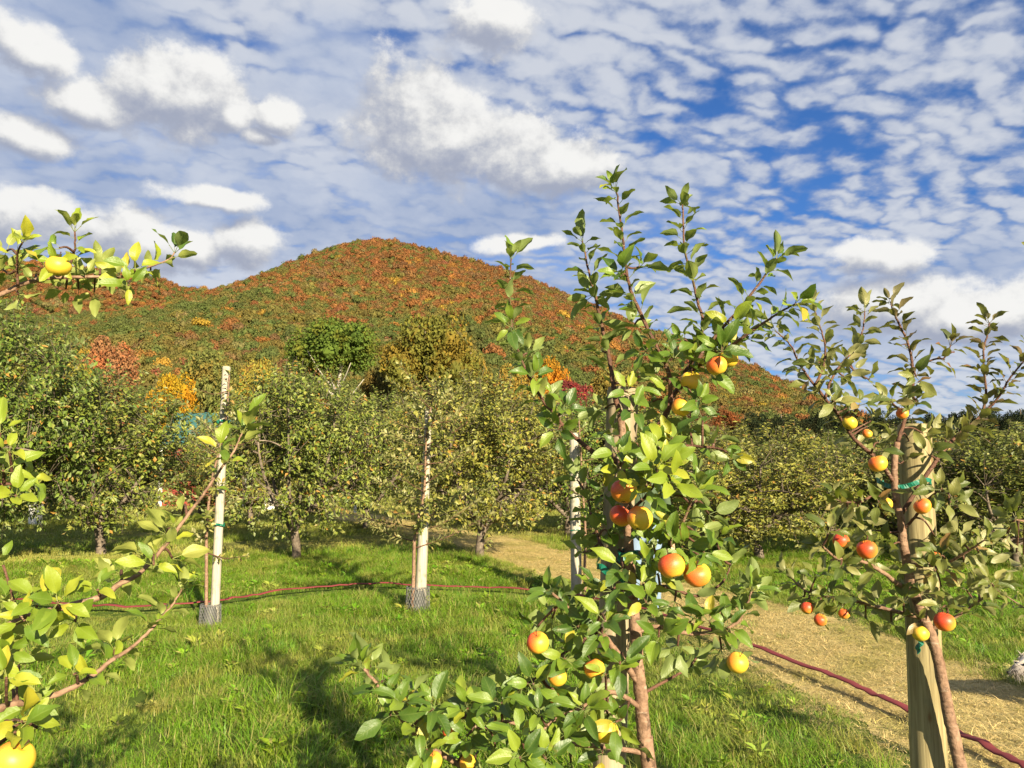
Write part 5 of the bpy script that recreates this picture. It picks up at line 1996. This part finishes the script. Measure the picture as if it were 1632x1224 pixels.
def weed(seed, n, L):
    """a low plant with broad leaves"""
    g = np.random.default_rng(seed)
    a = g.uniform(0, 6.283, n)
    d = np.stack([np.cos(a), np.sin(a), g.uniform(.25, 1.2, n)], 1)
    p = np.stack([np.cos(a), np.sin(a), np.zeros(n)], 1) * .02
    p[:, 2] = g.uniform(0, .10, n)
    ll = L * g.uniform(.5, 1.2, n)
    V, F = leaf_cards(p, d, np.tile([0, 0, 1.0], (n, 1)) + g.normal(size=(n, 3)) * .2, ll, ll * .45)
    return mesh_np("weed", V, F, [GRASS], np.tile([(.5, 0), (0, .5), (1, .5), (.5, .5), (.5, .7)], (n, 1)), False)


def keep_view(xy, m=2.2):
    return (np.abs(xy[:, 0]) < 0.69 * xy[:, 1] + m) & (xy[:, 1] > 2.0)


def add_grass():
    src = [tuft(200 + i, 56, 0.15, 0.11, 0.0024, 0.9) for i in range(4)] + [tuft(220 + i, 26, 0.26, 0.07, 0.0026, 1.1) for i in range(3)] + [tuft(230, 60, 0.07, 0.14, 0.0028, 0.6)] + [weed(240 + i, 16, 0.075) for i in range(2)]
    g = np.random.default_rng(31)

    def sow(x0, x1, y0, y1, per, fall=None):
        n = int((x1 - x0) * (y1 - y0) * per)
        xy = np.stack([g.uniform(x0, x1, n), g.uniform(y0, y1, n)], 1)
        return xy[keep_view(xy)]
    near = sow(-12, 12, 2.0, 13.8, 110)
    far = sow(-16, 16, 13.8, 24, 22)
    xy = np.concatenate([near, far])
    dp = near_path(xy)
    dl = near_path(xy, LANE_A)
    dh = near_path(xy, HOSE_A)
    wob = (vnoise(xy[:, 0] * 100 + 5000, xy[:, 1] * 100 + 5000, 3, 60) - .5) * .5
    ok = (dp + wob * 1.3 > 0.80) | (g.random(len(xy)) < 0.035)
    xy, dl, dh, dp = xy[ok], dl[ok], dh[ok], dp[ok]
    n = len(xy)
    rough = vnoise(xy[:, 0] * 100 + 5000, xy[:, 1] * 100 + 5000, 8, 85)
    rough2 = vnoise(xy[:, 0] * 100 + 5000, xy[:, 1] * 100 + 5000, 9, 30)
    lane = np.clip(1.6 - dl, 0, 1) * (xy[:, 1] > 9)
    mown = np.maximum(lane, np.clip((xy[:, 1] - 15) / 3, 0, 1) * .6)
    idx = g.integers(0, 4, n)
    tall = (g.random(n) < 0.15 * np.clip((rough - .35) * 2.4, 0, 1)) & (mown < .4)
    idx = np.where(tall, g.integers(4, 7, n), idx)
    idx = np.where((g.random(n) < mown) | (dh < .16), 7, idx)
    wd = (g.random(n) < 0.05 + 0.25 * (vnoise(xy[:, 0] * 100 + 5000, xy[:, 1] * 100 + 5000, 10, 120) > .68)) & (mown < .5) & (xy[:, 1] < 13) & (dh > .25)
    idx = np.where(wd, g.integers(8, 10, n), idx)
    s = g.uniform(.7, 1.2, n) * (0.46 + 0.62 * rough) * np.clip(.25 + dh * 1.3, .25, 1) * np.where(xy[:, 1] > 13.8, 1.35, 1)
    s = np.where(dp < 1.5, s * .8, s)
    s = np.where(dp < 0.75, s * .6, s)
    gr = np.stack([g.uniform(.105, .16, n), g.uniform(.215, .28, n), g.uniform(.010, .018, n)], 1)
    yel = np.stack([g.uniform(.26, .33, n), g.uniform(.27, .33, n), g.uniform(.055, .08, n)], 1)
    k = np.clip(np.maximum(mown * .95, (rough2 > .72) * .55 + np.clip((.36 - rough) * 2.0, 0, .5)) + (dp < 1.15) * .3, 0, 1)[:, None]
    tint = gr * (1 - k) + yel * k
    z = np.array([gz(a, b) for a, b in xy])
    pos = np.stack([xy[:, 0], xy[:, 1], z], 1)
    rot = np.stack([g.uniform(-.15, .15, n), g.uniform(-.15, .15, n), g.uniform(0, 6.283, n)], 1)
    scl = np.stack([s * .95 + .15, s * .95 + .15, s], 1)
    tag(scatter("grass", pos, rot, scl, idx, tint, src), "green orchard grass in rough tufts", "grass", kind="stuff")

    # mown yellowish grass further back
    xy = sow(-30, 30, 20, 46, 6)
    xy = xy[near_path(xy) > .8]
    n = len(xy)
    k = vnoise(xy[:, 0] * 100 + 9000, xy[:, 1] * 100 + 5000, 12, 300)[:, None]
    tint = np.array([.36, .36, .095]) * k + np.array([.24, .28, .06]) * (1 - k)
    pos = np.stack([xy[:, 0], xy[:, 1], np.zeros(n)], 1)
    s = g.uniform(1.2, 2.2, n)
    tag(scatter("mown_grass", pos, np.stack([0 * s, 0 * s, g.uniform(0, 6.28, n)], 1), np.stack([s * 1.3, s * 1.3, s], 1), g.integers(0, 2, n), tint * g.uniform(.85, 1.15, (n, 1)), [tuft(250, 60, .06, .16, .004, .7), tuft(251, 60, .05, .16, .004, .7)]),
        "yellowish mown grass under the far orchard rows", "grass", kind="stuff")

    # cut straw and short stubble on the path
    n0 = 34000
    j = g.integers(0, len(PATH_A) - 1, n0)
    f = g.random(n0)[:, None]
    c = PATH_A[j] * (1 - f) + PATH_A[j + 1] * f
    tdir = unit(PATH_A[j + 1] - PATH_A[j])
    off = np.clip(g.normal(0, .48, n0), -1.05, 1.05)[:, None]
    xy = c + np.stack([tdir[:, 1], -tdir[:, 0]], 1) * off
    xy = xy[keep_view(xy)]
    n = len(xy)
    k = (vnoise(xy[:, 0] * 100 + 5000, xy[:, 1] * 100 + 5000, 14, 40) > .62)[:, None] * .7
    tint = np.array([.64, .51, .24]) * (1 - k) + np.array([.40, .37, .10]) * k
    s = g.uniform(.6, 1.3, n)
    z = np.array([gz(a, b) for a, b in xy]) + .008
    tag(scatter("cut_straw", np.stack([xy[:, 0], xy[:, 1], z], 1), np.stack([g.uniform(-.2, .2, n), g.uniform(-.2, .2, n), g.uniform(0, 6.28, n)], 1), np.stack([s, s, s * .7], 1), g.integers(0, 3, n), tint * g.uniform(.7, 1.2, (n, 1)),
                [tuft(260 + i, 22, .032, .10, .0017, 2.4) for i in range(3)]), "dry cut straw strewn over the mown path", "straw", kind="stuff")


add_grass()
